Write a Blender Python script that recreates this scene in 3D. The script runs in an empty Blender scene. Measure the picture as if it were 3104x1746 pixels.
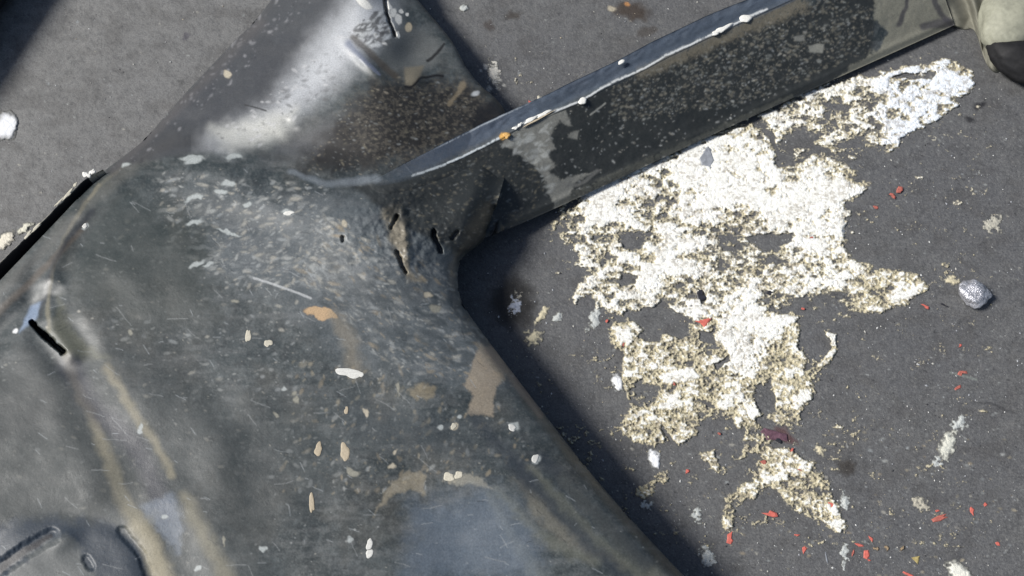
import bpy, math, random
import numpy as np
from mathutils import Vector
R = math.radians
C = bpy.context.scene.collection
SC = bpy.context.scene

# ------------------------------------------------------------------ camera, sky, sun, exposure
TILT = R(22.0); HW = 0.6; PW, PH = 3104.0, 1746.0
FWD = np.array([0, math.sin(TILT), -math.cos(TILT)]); RGT = np.array([1., 0, 0]); UP = np.array([0, math.cos(TILT), math.sin(TILT)])
CAMP = -FWD * 0.50
cd = bpy.data.cameras.new('camera'); cam = bpy.data.objects.new('camera', cd); C.objects.link(cam)
cd.sensor_width = 36; cd.lens = 18 / HW; cd.clip_start = 0.01; cd.clip_end = 100
cam.location = CAMP; cam.rotation_euler = (TILT, 0, 0); SC.camera = cam

SUN_EL, SUN_AZ = R(43), (1.0, 0.02)        # light travels towards +x
wd = bpy.data.worlds.new('World'); SC.world = wd; wd.use_nodes = True
nt = wd.node_tree; nt.nodes.clear()
sky = nt.nodes.new('ShaderNodeTexSky'); sky.sky_type = 'NISHITA'; sky.sun_disc = False
sky.sun_elevation = SUN_EL; sky.sun_rotation = math.atan2(-SUN_AZ[0], -SUN_AZ[1])
sky.dust_density = 2.0
bg = nt.nodes.new('ShaderNodeBackground'); bg.inputs['Strength'].default_value = 0.066
wo = nt.nodes.new('ShaderNodeOutputWorld')
nt.links.new(sky.outputs[0], bg.inputs[0]); nt.links.new(bg.outputs[0], wo.inputs[0])
sl = bpy.data.lights.new('sun', 'SUN'); sl.energy = 3.9; sl.angle = R(16); sl.color = (1.0, 0.975, 0.935)
so = bpy.data.objects.new('sun', sl); C.objects.link(so)
dv = Vector((SUN_AZ[0], SUN_AZ[1], -math.tan(SUN_EL) * math.hypot(*SUN_AZ)))
so.rotation_euler = dv.to_track_quat('-Z', 'Y').to_euler()
SC.view_settings.view_transform = 'Standard'; SC.view_settings.look = 'None'
SC.view_settings.exposure = 0.25; SC.view_settings.gamma = 1; SC.view_settings.use_curve_mapping = False

# ------------------------------------------------------------------ helpers
rng = np.random.default_rng(11); rnd = random.Random(5)
def pt(px, py, z):
    """point of the place at height z (metres) that was measured at pixel px,py of the survey picture"""
    px = np.asarray(px, float); py = np.asarray(py, float); z = np.asarray(z, float)
    a = (px - PW / 2) / (PW / 2) * HW; b = -(py - PH / 2) / (PW / 2) * HW
    d = FWD + a[..., None] * RGT + b[..., None] * UP
    t = (z - CAMP[2]) / d[..., 2]
    return CAMP + d * t[..., None]
TAB = rng.random((16, 128, 128))
def vn(x, y, s=0):
    T = TAB[s % 16]; x = x + 37.7 * s; y = y + 11.3 * s
    xi = np.floor(x).astype(np.int32); yi = np.floor(y).astype(np.int32); fx = x - xi; fy = y - yi
    fx = fx * fx * (3 - 2 * fx); fy = fy * fy * (3 - 2 * fy)
    a = T[yi & 127, xi & 127]; b = T[yi & 127, (xi + 1) & 127]; c = T[(yi + 1) & 127, xi & 127]; d = T[(yi + 1) & 127, (xi + 1) & 127]
    return (a * (1 - fx) + b * fx) * (1 - fy) + (c * (1 - fx) + d * fx) * fy
def fbm(x, y, s=0, o=4, g=0.5):
    r = 0; w = 1; t = 0
    for k in range(o):
        r = r + w * vn(x, y, s + k); t += w; w *= g; x = x * 2.03 + 5.1; y = y * 2.03 + 1.7
    return r / t
def ss(a, b, x):
    t = np.clip((x - a) / (b - a), 0, 1); return t * t * (3 - 2 * t)
def resample(pts, step):
    p = np.array(pts, float); d = np.r_[0, np.cumsum(np.hypot(*np.diff(p, axis=0).T))]
    t = np.linspace(0, d[-1], max(2, int(d[-1] / step)))
    return np.c_[np.interp(t, d, p[:, 0]), np.interp(t, d, p[:, 1])]
def smooth_poly(pts, closed=True, n=2):
    p = np.array(pts, float)
    for _ in range(n):
        if closed:
            q = np.roll(p, -1, 0); p = np.stack([p * .75 + q * .25, p * .25 + q * .75], 1).reshape(-1, 2)
        else:
            a, b = p[:-1], p[1:]; m = np.stack([a * .75 + b * .25, a * .25 + b * .75], 1).reshape(-1, 2); p = np.vstack([p[:1], m, p[-1:]])
    return p
def seg_dist(X, Y, pts, closed=False, want=False):
    p = np.array(pts, float); q = np.roll(p, -1, 0) if closed else p[1:]; p = p if closed else p[:-1]
    best = np.full(X.shape, 1e18); nx = np.zeros(X.shape); ny = np.zeros(X.shape)
    for (x0, y0), (x1, y1) in zip(p, q):
        dx, dy = x1 - x0, y1 - y0; L = dx * dx + dy * dy + 1e-12
        t = np.clip(((X - x0) * dx + (Y - y0) * dy) / L, 0, 1); cx = x0 + t * dx; cy = y0 + t * dy
        d = (X - cx) ** 2 + (Y - cy) ** 2; m = d < best
        best[m] = d[m]
        if want: nx[m] = cx[m]; ny[m] = cy[m]
    return (np.sqrt(best), nx, ny) if want else np.sqrt(best)
def inside(X, Y, pts):
    p = np.array(pts, float); q = np.roll(p, -1, 0); r = np.zeros(X.shape, bool)
    for (x0, y0), (x1, y1) in zip(p, q):
        if y0 == y1: continue
        r ^= ((y0 > Y) != (y1 > Y)) & (X < (x1 - x0) * (Y - y0) / (y1 - y0) + x0)
    return r
def mesh_np(name, V, F, mat, parent=None, col=None, smooth=True):
    me = bpy.data.meshes.new(name); n = F.shape[1]
    me.vertices.add(len(V)); me.vertices.foreach_set('co', np.ascontiguousarray(V, np.float32).ravel())
    me.loops.add(F.size); me.loops.foreach_set('vertex_index', np.ascontiguousarray(F, np.int32).ravel())
    me.polygons.add(len(F)); me.polygons.foreach_set('loop_start', np.arange(0, F.size, n, dtype=np.int32))
    me.polygons.foreach_set('use_smooth', np.full(len(F), smooth))
    if col is not None:
        a = me.attributes.new('col', 'FLOAT_COLOR', 'POINT')
        if col.shape[1] == 3: col = np.c_[col, np.ones(len(col))]
        a.data.foreach_set('color', np.ascontiguousarray(col, np.float32).ravel())
    me.update(); me.validate(); me.materials.append(mat)
    o = bpy.data.objects.new(name, me); C.objects.link(o)
    if parent is not None: o.parent = parent
    return o
def tag(o, label=None, cat=None, group=None, kind=None):
    for k, v in (('label', label), ('category', cat), ('group', group), ('kind', kind)):
        if v: o[k] = v
    return o
def thing(name, label, cat, group=None):
    o = bpy.data.objects.new(name, None); o.empty_display_size = .02; C.objects.link(o); return tag(o, label, cat, group)

# ------------------------------------------------------------------ materials
def material(name, color=None, rough=.6, spec=.5, bump=.3, bscale=900, vary=.25, metal=0, rough_var=.12, bdist=.0003, coat=0):
    m = bpy.data.materials.new(name); m.use_nodes = True; t = m.node_tree; N = t.nodes; L = t.links
    b = N['Principled BSDF']; b.inputs['Metallic'].default_value = metal
    b.inputs['Specular IOR Level'].default_value = spec; b.inputs['Coat Weight'].default_value = coat
    b.inputs['Coat Roughness'].default_value = .25
    tc = N.new('ShaderNodeTexCoord')
    n1 = N.new('ShaderNodeTexNoise'); n1.inputs['Scale'].default_value = bscale; n1.inputs['Detail'].default_value = 5; n1.inputs['Roughness'].default_value = .65
    n2 = N.new('ShaderNodeTexNoise'); n2.inputs['Scale'].default_value = bscale * .09; n2.inputs['Detail'].default_value = 4
    L.new(tc.outputs['Object'], n1.inputs['Vector']); L.new(tc.outputs['Object'], n2.inputs['Vector'])
    mr = N.new('ShaderNodeMapRange'); mr.inputs[1].default_value = .3; mr.inputs[2].default_value = .7
    mr.inputs[3].default_value = 1 - vary; mr.inputs[4].default_value = 1 + vary; L.new(n1.outputs[0], mr.inputs[0])
    mx = N.new('ShaderNodeMix'); mx.data_type = 'RGBA'; mx.blend_type = 'MULTIPLY'; mx.inputs[0].default_value = 1
    if color is None:
        at = N.new('ShaderNodeAttribute'); at.attribute_name = 'col'; L.new(at.outputs['Color'], mx.inputs[6])
    else: mx.inputs[6].default_value = (*color, 1)
    L.new(mr.outputs[0], mx.inputs[7]); L.new(mx.outputs[2], b.inputs['Base Color'])
    rr = N.new('ShaderNodeMapRange'); rr.inputs[1].default_value = .3; rr.inputs[2].default_value = .7
    rr.inputs[3].default_value = rough - rough_var; rr.inputs[4].default_value = min(1, rough + rough_var); L.new(n2.outputs[0], rr.inputs[0])
    if color is None:      # attribute alpha: how dusty (rough) the surface is
        ad = N.new('ShaderNodeMath'); ad.operation = 'MULTIPLY_ADD'; ad.inputs[1].default_value = 1.0
        sub = N.new('ShaderNodeMath'); sub.operation = 'SUBTRACT'; sub.inputs[1].default_value = 1.0
        L.new(at.outputs['Alpha'], sub.inputs[0]); L.new(sub.outputs[0], ad.inputs[0]); L.new(rr.outputs[0], ad.inputs[2]); ad.use_clamp = True
        L.new(ad.outputs[0], b.inputs['Roughness'])
    else: L.new(rr.outputs[0], b.inputs['Roughness'])
    bp = N.new('ShaderNodeBump'); bp.inputs['Strength'].default_value = bump; bp.inputs['Distance'].default_value = bdist
    L.new(n1.outputs[0], bp.inputs['Height']); L.new(bp.outputs[0], b.inputs['Normal'])
    return m
M_PAINT = material('worn_black_paint', None, .47, .42, .2, 1100, .2, rough_var=.07)
M_GROUND = material('dark_floor', None, .6, .4, .8, 1100, .3, rough_var=.1)
M_CRUST = material('dried_white_paint', None, .8, .3, .8, 1500, .12, bdist=.0005)
M_RED = material('red_paint_chip', (.60, .15, .115), .5, .5, .3, 900, .18)
M_RED2 = material('dusty_red_chip', (.42, .13, .10), .65, .4, .4, 900, .3)
M_STONE = material('silvery_stone', (.55, .55, .58), .3, .9, 1., 700, .5, metal=.6, bdist=.0008)
M_PALE = material('pale_stone', None, .7, .4, .5, 400, .12)
M_BLACK = material('black_rubber', (.012, .012, .013), .7, .3, .4, 500, .3)
M_DROP = material('dried_drop', None, .6, .4, .4, 900, .1)

# ------------------------------------------------------------------ raster of stains and painted light in survey coordinates
ST = 2.0; X0, Y0, X1, Y1 = -240, -240, 3340, 2040
GX, GY = np.meshgrid(np.arange(X0, X1, ST), np.arange(Y0, Y1, ST)); HH, WW = GX.shape
def sample(A, px, py):
    u = np.clip((px - X0) / ST, 0, WW - 1.001); v = np.clip((py - Y0) / ST, 0, HH - 1.001)
    i = u.astype(int); j = v.astype(int); a = (u - i)[..., None]; b = (v - j)[..., None]
    return (A[j, i] * (1 - a) + A[j, i + 1] * a) * (1 - b) + (A[j + 1, i] * (1 - a) + A[j + 1, i + 1] * a) * b
WRX = (fbm(GX / 26, GY / 26, 1, 3) - .5); WRY = (fbm(GX / 26, GY / 26, 5, 3) - .5)
FINE = vn(GX / 3.4, GY / 3.4, 3) * .6 + vn(GX / 7.1, GY / 7.1, 8) * .4
class Layer:
    def __init__(s, base): s.A = np.empty((HH, WW, 4)); s.A[:] = base
    def mix(s, m, col, sl=(slice(None), slice(None))):
        c = np.array(col, float); k = len(c); v = s.A[sl]; m = np.clip(m, 0, 1)[..., None]
        v[..., :k] = v[..., :k] * (1 - m) + c * m
    def win(s, x0, y0, x1, y1):
        i0 = int(max(0, (x0 - X0) / ST)); i1 = int(min(WW, (x1 - X0) / ST + 1)); j0 = int(max(0, (y0 - Y0) / ST)); j1 = int(min(HH, (y1 - Y0) / ST + 1))
        return (slice(j0, j1), slice(i0, i1))
    def blot(s, cx, cy, rx, ry, ang, col, a=1., soft=.15, warp=10, ring=0):
        r = max(rx, ry) * 1.6 + warp + 4; w = s.win(cx - r, cy - r, cx + r, cy + r)
        if w[0].stop <= w[0].start or w[1].stop <= w[1].start: return
        X = GX[w] + WRX[w] * warp - cx; Y = GY[w] + WRY[w] * warp - cy; c, n = math.cos(R(ang)), math.sin(R(ang))
        d = np.hypot((X * c + Y * n) / rx, (-X * n + Y * c) / ry)
        if ring: s.mix((1 - ss(1, 1 + ring / min(rx, ry), d)) * .55 * a, (.015, .016, .016), w)
        s.mix((1 - ss(1 - soft, 1 + soft, d)) * a, col, w)
    def line(s, pts, w0, w1, col, a=1., soft=.5, warp=8, fine=0):
        P = smooth_poly(pts, False); mn = P.min(0) - 50; mx = P.max(0) + 50; w = s.win(mn[0], mn[1], mx[0], mx[1])
        X = GX[w] + WRX[w] * warp; Y = GY[w] + WRY[w] * warp; best = np.full(X.shape, 1e9); n = len(P) - 1
        for k in range(n):
            (x0, y0), (x1, y1) = P[k], P[k + 1]; dx, dy = x1 - x0, y1 - y0; L = dx * dx + dy * dy + 1e-9
            t = np.clip(((X - x0) * dx + (Y - y0) * dy) / L, 0, 1); ww = w0 + (w1 - w0) * (k + t) / n
            best = np.minimum(best, np.hypot(X - x0 - t * dx, Y - y0 - t * dy) / ww)
        m = 1 - ss(1 - soft, 1 + soft, best)
        if fine: m = m * ss(.5 - .25, .5 + .1, FINE[w] + (1 - best) * .25 * fine)
        s.mix(m * a, col, w)
    def poly(s, pts, col, a=1., soft=6, warp=16, fine=0.):
        P = np.array(pts, float); mn = P.min(0) - 40; mx = P.max(0) + 40; w = s.win(mn[0], mn[1], mx[0], mx[1])
        X = GX[w] + WRX[w] * warp; Y = GY[w] + WRY[w] * warp
        d = seg_dist(X, Y, P, True); d = np.where(inside(X, Y, P), d, -d)
        if fine: d = d + (FINE[w] - .5) * fine
        s.mix(ss(-soft, soft, d) * a, col, w)
    def flecks(s, n, fx, fy, r, ang, cols, a=(.3, .9), asp=(1.2, 3.2), ring=1.4):
        for _ in range(n):
            cx, cy = fx(), fy() if fy else None
            if fy is None: cx, cy = cx
            q = r[0] + (r[1] - r[0]) * rnd.random() ** 2.5
            s.blot(cx, cy, q * rnd.uniform(*asp) ** .7, q * .8, rnd.gauss(ang, 22), rnd.choice(cols), rnd.uniform(*a) * .85, .5, 10, ring)
def area(pts):
    P = np.array(pts, float); x0, y0 = P.min(0); x1, y1 = P.max(0)
    def f():
        for _ in range(60):
            x, y = rnd.uniform(x0, x1), rnd.uniform(y0, y1)
            if inside(np.array([x]), np.array([y]), P)[0]: break
        return (x, y)
    return f

# ---- dirt, wear and painted sheen on the frame
B = Layer((.030, .038, .040, .93))
du = fbm(GX / 210, GY / 150, 2, 4); db = fbm(GX / 60, GY / 48, 6, 4); dx_ = fbm(GX / 90, GY / 18, 9, 4)
B.mix(ss(.34, .72, du) * .34 + ss(.42, .75, db) * .12, (.085, .10, .104, 1.03))
B.mix(ss(.48, .78, fbm(GX / 22 + GY / 60, GY / 30 - GX / 90, 11, 5, .68)) * .5, (.12, .135, .138, 1.06))
B.mix(ss(.5, .74, fbm(GX / 12, GY / 8, 2, 4, .7)) * .35, (.024, .03, .032, .93))
B.mix(ss(900, 200, GX + .25 * GY) * .3, (.03, .038, .038, 1.04))
B.mix(ss(.56, .7, vn(GX / 3.4, GY / 2.8, 9)) * .22, (.15, .155, .15, 1.05))
B.mix(ss(.5, .72, dx_) * .22, (.17, .175, .175, 1.02))
B.mix(ss(.55, .8, fbm(GX / 120, GY / 120, 12, 4)) * .16, (.15, .13, .10, 1.06))
B.mix(ss(.62, .8, fbm(GX / 14, GY / 10, 4, 3)) * .28, (.16, .165, .16, 1.))
B.mix(ss(.62, .78, fbm(GX / 18, GY / 14, 10, 3)) * .4, (.028, .032, .034, .95))
PALE = [(.42, .43, .41), (.36, .38, .38), (.46, .44, .38), (.3, .31, .3)]; TAN = [(.36, .30, .21), (.42, .37, .27), (.30, .27, .20)]
# knuckle: scuffed light
K = (.19, .21, .225)
B.poly([(560, 560), (900, 600), (1230, 600), (1380, 800), (1480, 1020), (1560, 1180), (1400, 1180), (1080, 1120), (850, 900), (640, 820)], K, .33, 60, 90)
B.flecks(700, area([(480, 520), (1000, 560), (1040, 860), (760, 880), (500, 760)]), None, (1.4, 7.5), -15, PALE, (.25, .7), (1.5, 4), 1.3)
B.flecks(900, area([(980, 640), (1380, 820), (1560, 1180), (1180, 1120), (900, 840)]), None, (1.6, 8), 28, PALE + TAN[:1], (.2, .6), (1.5, 4.5), 1.3)
B.flecks(260, area([(1000, 760), (1360, 900), (1480, 1120), (1150, 1100), (950, 900)]), None, (4, 13), 28, [(.05, .06, .065), (.07, .08, .085)], (.4, .8), (2, 5), 0)
B.flecks(380, area([(300, 600), (900, 850), (1000, 1500), (560, 1400), (240, 900)]), None, (2, 7), 0, PALE, (.2, .6), (1, 2.5), 1.2)
B.flecks(460, area([(880, 1080), (1500, 1180), (1640, 1420), (1250, 1500), (850, 1500)]), None, (1.6, 8), -60, PALE[:2] + TAN, (.2, .55), (1, 2.5), 1.2)
B.flecks(420, area([(0, 1080), (300, 1080), (640, 1746), (0, 1746)]), None, (1.5, 6), 0, PALE, (.25, .7), (1, 2), 1.2)
B.flecks(700, lambda: rnd.uniform(-50, 2000), lambda: rnd.uniform(500, 1760), (1.2, 4), 0, PALE, (.3, .8), (1, 2), 1)
# long mud runs, darker lower left, painted crack shade and blue sheen
MUD = (.27, .24, .165, 1.08); MUD2 = (.2, .185, .135, 1.08)
B.poly([(240, 980), (520, 1080), (760, 1300), (820, 1800), (-240, 1800), (-240, 1150), (160, 1100)], (.027, .034, .035, 1.02), .55, 60, 90)
B.poly([(-240, 1600), (160, 1570), (330, 1580), (430, 1650), (480, 1800), (-240, 1800)], (.03, .042, .06, .98), .8, 20, 40)
B.poly([(20, 1760), (60, 1700), (150, 1640), (200, 1620), (240, 1650), (250, 1700), (300, 1760)], (.13, .135, .125, 1.05), .6, 16, 40)
B.line([(-40, 1750), (10, 1716), (82, 1666), (155, 1624)], 16, 6, (.012, .012, .016, 1.), .9, .6, 12)  # the crack's shade, painted dark over a shallow dent
B.line([(205, 1080), (232, 1190), (280, 1250), (318, 1370), (345, 1440), (370, 1520), (410, 1570), (445, 1620), (470, 1680), (510, 1780)], 12, 28, MUD, .7, .9, 22)
B.line([(345, 1430), (385, 1530), (440, 1590), (475, 1560)], 10, 16, MUD2, .6, .7, 20)
B.line([(410, 1600), (450, 1640), (490, 1760)], 22, 30, MUD, .6, .7, 12)
B.line([(325, 1120), (365, 1180), (415, 1260), (450, 1310), (490, 1380), (517, 1435)], 15, 12, MUD, .6, .95, 22)
B.line([(560, 1510), (600, 1590), (640, 1660), (700, 1780)], 18, 26, MUD2, .7, .95, 22)
B.poly([(700, 1200), (980, 1180), (1000, 1500), (760, 1640), (640, 1420)], (.028, .036, .038, .95), .45, 60, 90)
B.line([(300, 560), (215, 680), (165, 790), (143, 900), (150, 1000)], 5, 6, MUD, .45, .8, 8)
B.line([(380, 500), (300, 560), (230, 660)], 6, 5, MUD2, .4, .9, 6)
B.poly([(180, 900), (215, 1000), (330, 1090), (200, 1080), (150, 1000)], (.15, .15, .11), .6, 20, 30)
B.poly([(-240, 1150), (180, 1130), (420, 1500), (380, 1560), (-240, 1560)], (.03, .037, .037, 1.1), .4, 50, 60)
B.line([(215, 1110), (270, 1230), (400, 1330), (470, 1470), (500, 1560)], 34, 26, (.035, .037, .05, .95), .75, .8, 20)
B.poly([(430, 1540), (520, 1490), (560, 1590), (540, 1680), (470, 1600)], (.15, .18, .225, .97), .6, 14, 30)  # bluish highlight of the channel, put into the colour
B.poly([(60, 1010), (90, 930), (130, 915), (110, 970)], (.30, .38, .52, .8), .6, 6, 10)  # blue highlight on the bend, painted in
B.poly([(100, 1010), (20, 1140), (0, 1330), (190, 1290), (160, 1100)], (.055, .06, .06, 1.), .6, 30, 30)
# ochre stains
B.poly([(1455, 1040), (1500, 1060), (1540, 1130), (1505, 1180), (1492, 1262), (1418, 1255), (1432, 1200), (1402, 1172), (1430, 1110)], (.31, .26, .195, 1.08), .75, 5, 18, 8)
B.line([(1490, 1060), (1560, 1150), (1640, 1260)], 16, 8, (.24, .19, .16), .55, .7, 6)
B.blot(972, 948, 52, 17, 12, (.50, .34, .19, 1.05), .85, .1, 22, 2)
B.line([(1010, 955), (1060, 1030), (1080, 1120)], 18, 26, (.22, .19, .14), .5, .9, 34)
B.poly([(1160, 640), (1215, 620), (1235, 700), (1240, 820), (1290, 850), (1230, 850), (1190, 760)], (.27, .225, .15), .6, 12, 30, 8)
B.poly([(1270, 1160), (1330, 1180), (1290, 1220), (1240, 1190)], (.25, .21, .14), .6, 8, 40, 10)
B.poly([(1560, 1450), (1640, 1500), (1760, 1640), (1900, 1720), (1700, 1640), (1600, 1540)], (.2, .185, .145), .5, 20, 40)
B.poly([(1240, 1420), (1290, 1440), (1290, 1500), (1240, 1480), (1180, 1520), (1130, 1560), (1180, 1470)], (.27, .235, .17), .6, 6, 30, 6)
B.poly([(1340, 1440), (1450, 1440), (1490, 1480), (1400, 1470), (1340, 1460)], (.33, .31, .25), .55, 6, 24, 6)
for l in ([(1500, 1480), (1650, 1640), (1800, 1700)], [(1610, 1420), (1760, 1600), (1960, 1760)], [(1700, 1450), (1860, 1620), (2000, 1760)], [(1480, 1500), (1560, 1640), (1640, 1760)]):
    B.line(l, 12, 20, (.15, .15, .115), .5, .9, 26)
for l in ([(1560, 1400), (1700, 1560), (1880, 1740)], [(1640, 1390), (1800, 1560), (1960, 1710)], [(1440, 1270), (1560, 1400), (1600, 1480)]):
    B.line(l, 18, 24, (.035, .042, .05, .92), .65, .9, 26)
B.poly([(1250, 1530), (1500, 1480), (1620, 1600), (1640, 1760), (1220, 1760)], (.12, .15, .19, .86), .6, 60, 60)  # sky reflection painted as a blue patch, with a smoother surface
# dark greenish zones
B.poly([(330, 560), (640, 700), (640, 980), (420, 1010), (240, 900), (200, 760)], (.026, .034, .032, .93), .72, 70, 90)
B.poly([(1050, 1200), (1350, 1260), (1560, 1420), (1300, 1380), (1050, 1320)], (.036, .045, .052, .93), .45, 40, 60)
# left rim bands
B.line([(-20, 900), (150, 740), (330, 560), (520, 420)], 20, 18, (.15, .145, .13), .4, .9, 16)
B.line([(-20, 960), (120, 830), (260, 680)], 12, 8, (.10, .075, .055), .55, .8, 8)
B.line([(120, 960), (170, 760), (280, 640)], 7, 9, (.03, .034, .04, .9), .7, .8, 6)
# scratches, slits' soil
B.line([(770, 843), (860, 872), (941, 903)], 3.4, 3.4, (.42, .43, .43), .85, .4, 3)
B.line([(1060, 300), (980, 400), (880, 460)], 1, 1, (.2, .2, .2), .3)
for _ in range(80):
    x, y = rnd.uniform(100, 1700), rnd.uniform(520, 1720); a = rnd.uniform(-.5, 1.3); l = rnd.uniform(15, 70)
    B.line([(x, y), (x + l * math.cos(a) / 2, y + l * math.sin(a) / 2 + rnd.uniform(-3, 3)), (x + l * math.cos(a), y + l * math.sin(a))], 1.3, 1.2, (.26, .27, .27), .45, .4, 4)
for _ in range(240):
    x, y = rnd.uniform(0, 1800), rnd.uniform(480, 1740); a = rnd.gauss(.5, .5); l = rnd.uniform(6, 34)
    B.line([(x, y), (x + l * math.cos(a), y + l * math.sin(a))], 1.1, 1.0, rnd.choice([(.3, .32, .33), (.02, .022, .024)]), .6, .4, 3)
# rear flange
B.poly([(320, 520), (540, 305), (830, -20), (960, -160), (1270, -160), (1150, 60), (1000, 260), (760, 440), (480, 480)], (.058, .059, .064, .93), .8, 14, 20)
B.poly([(900, 400), (1150, 300), (1180, 420), (1000, 500), (800, 470)], (.12, .12, .125, .98), .6, 40, 30)
B.poly([(820, 330), (960, 120), (1080, -20), (1180, -20), (1190, 90), (1010, 260), (880, 360), (700, 450), (620, 430)], (.50, .515, .53, .86), .85, 60, 26)  # sun sheen painted pale along the dusty strip
B.poly([(640, 390), (900, 330), (860, 420), (700, 460)], (.50, .50, .46, .95), .75, 30, 26)  # lower end of the painted sheen
B.flecks(160, area([(640, 420), (1000, 120), (1140, 60), (1000, 300), (800, 440)]), None, (2, 8), 0, [(.10, .10, .10), (.5, .5, .5)], (.3, .7), (1, 3), 0)
B.poly([(1150, 110), (1240, 70), (1330, 120), (1330, 190), (1240, 235), (1170, 215)], (.13, .135, .13, 1.02), .7, 16, 20)
B.poly([(1130, 240), (1200, 240), (1440, 250), (1540, 350), (1280, 480), (1020, 520), (900, 520)], (.02, .018, .016, .98), .92, 40, 60)
B.mix(ss(.5, .6, fbm(GX / 9, GY / 6, 3, 3, .7)) * .55 * (1 - ss(.5, 1., np.hypot((GX - 1290) / 330, (GY - 370) / 190))), (.10, .09, .07, 1.1))
B.poly([(1440, 330), (1500, 295), (1540, 330), (1500, 390), (1420, 380)], (.012, .012, .013, .95), .85, 14, 10)
B.flecks(430, area([(1030, 330), (1200, 230), (1430, 250), (1450, 360), (1300, 470), (1060, 540), (880, 530)]), None, (1.0, 4.0), -5, [(.2, .18, .13), (.26, .23, .18), (.26, .27, .26)], (.25, .7), (1.2, 3.2), 1.3)
B.flecks(220, area([(820, 0), (950, 0), (700, 260), (400, 520), (320, 520), (600, 250)]), None, (1.5, 6), -40, [(.04, .04, .045), (.26, .26, .27)], (.3, .7), (1, 3), 0)
B.line([(790, 70), (700, 170), (540, 330), (340, 520)], 16, 12, (.09, .085, .085), .5, .8, 12)
for x, y, rx, ry, an in ((1105, 12, 14, 26, -60), (1178, 15, 16, 9, 60), (1192, 40, 10, 15, 0), (1207, 60, 11, 16, 10), (1152, 120, 9, 26, -50), (1205, 104, 5, 8, 0), (1215, 34, 6, 7, 0), (1232, 40, 5, 6, 0), (1184, 92, 7, 10, 0)):
    B.blot(x, y, rx, ry, an, (.72, .71, .66, 1.05), .95, .15, 14, 2)
B.blot(1238, 82, 11, 14, 20, (.55, .47, .33, 1.05), .9, .15, 8, 2)
B.flecks(110, area([(1080, 60), (1160, 40), (1190, 110), (1130, 150), (1080, 110)]), None, (3, 9), -35, [(.62, .64, .64), (.12, .12, .12)], (.5, .9), (1.5, 4), 1)
B.line([(1164, 0), (1172, 40), (1186, 84), (1196, 108)], 5, 3, (.012, .012, .013), .9, .4, 5)
B.line([(1345, 132), (1320, 165), (1296, 184)], 3.5, 5, (.014, .013, .012), .9, .4, 6)
B.line([(742, 318), (780, 328), (806, 336)], 2.2, 2.2, (.03, .03, .03), .9, .4, 3)
B.line([(1056, 135), (1100, 180), (1152, 226)], 12, 3, (.14, .16, .22, .9), .7, .7, 6)
B.line([(1072, 116), (1110, 150), (1160, 200), (1200, 230)], 11, 9, (.06, .048, .035), .7, .6, 8)
B.poly([(1225, 205), (1285, 200), (1270, 240), (1255, 264), (1232, 255)], (.17, .15, .11), .8, 5, 10)
B.line([(1228, 262), (1246, 266), (1262, 250), (1275, 234), (1300, 234), (1320, 228), (1342, 232)], 4, 3.4, (.01, .009, .009), .95, .3, 4)
B.line([(1405, 255), (1385, 290), (1362, 315)], 9, 6, (.22, .18, .12), .7, .6, 20)
B.blot(1440, 283, 14, 9, -20, (.42, .44, .45), .8, .3, 12, 2)
for x, y, rx, ry, an, c in ((586, 479, 36, 9, 3, 0), (590, 488, 26, 9, -6, 0), (708, 478, 26, 8, 8, 0), (385, 504, 11, 6, -10, 0), (586, 600, 28, 8, -14, 0), (668, 580, 22, 7, 5, 0), (690, 553, 18, 9, 10, 0), (587, 675, 30, 8, -18, 0), (598, 798, 26, 7, -28, 0), (634, 802, 20, 7, -20, 0), (257, 685, 9, 8, -40, 0), (872, 646, 20, 10, 0, 0), (757, 617, 14, 8, 10, 0), (690, 703, 42, 5, 12, 0), (1048, 676, 9, 12, 30, 2), (432, 1293, 6, 17, 8, 0), (430, 1312, 7, 8, 0, 0), (508, 332, 12, 5, -60, 0), (688, 228, 10, 12, 0, 2), (497, 1572, 10, 8, 30, 0), (680, 1635, 4, 14, 0, 3), (1300, 900, 12, 7, 30, 2), (1316, 935, 14, 10, 20, 3), (800, 1660, 8, 9, 0, 0), (600, 1720, 8, 9, 0, 0), (1060, 1635, 8, 8, 0, 0), (1625, 1392, 14, 11, 0, 0), (1556, 1296, 15, 11, 30, 0), (1330, 1298, 10, 7, 20, 0), (1392, 1262, 8, 6, 0, 0), (1376, 1293, 10, 11, 0, 2), (1190, 1408, 12, 8, -20, 2), (1203, 1370, 7, 6, 0, 2), (1114, 1251, 7, 9, 0, 2), (717, 912, 13, 6, 20, 3), (1068, 1430, 18, 10, 5, 3), (1205, 1180, 6, 18, 0, 3), (887, 1188, 8, 10, 20, 3), (898, 1212, 9, 14, -10, 3), (836, 1252, 7, 8, 0, 3), (395, 1005, 8, 7, 0, 3), (860, 1180, 8, 6, 0, 0), (51, 1003, 8, 9, 0, 1)):
    B.blot(x, y, rx, ry, an, [(.42, .45, .44, 1.05), (.85, .86, .86, 1.), (.48, .43, .33, 1.05), (.28, .27, .22, 1.05)][c], .8, .3, 26, 2)
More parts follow.
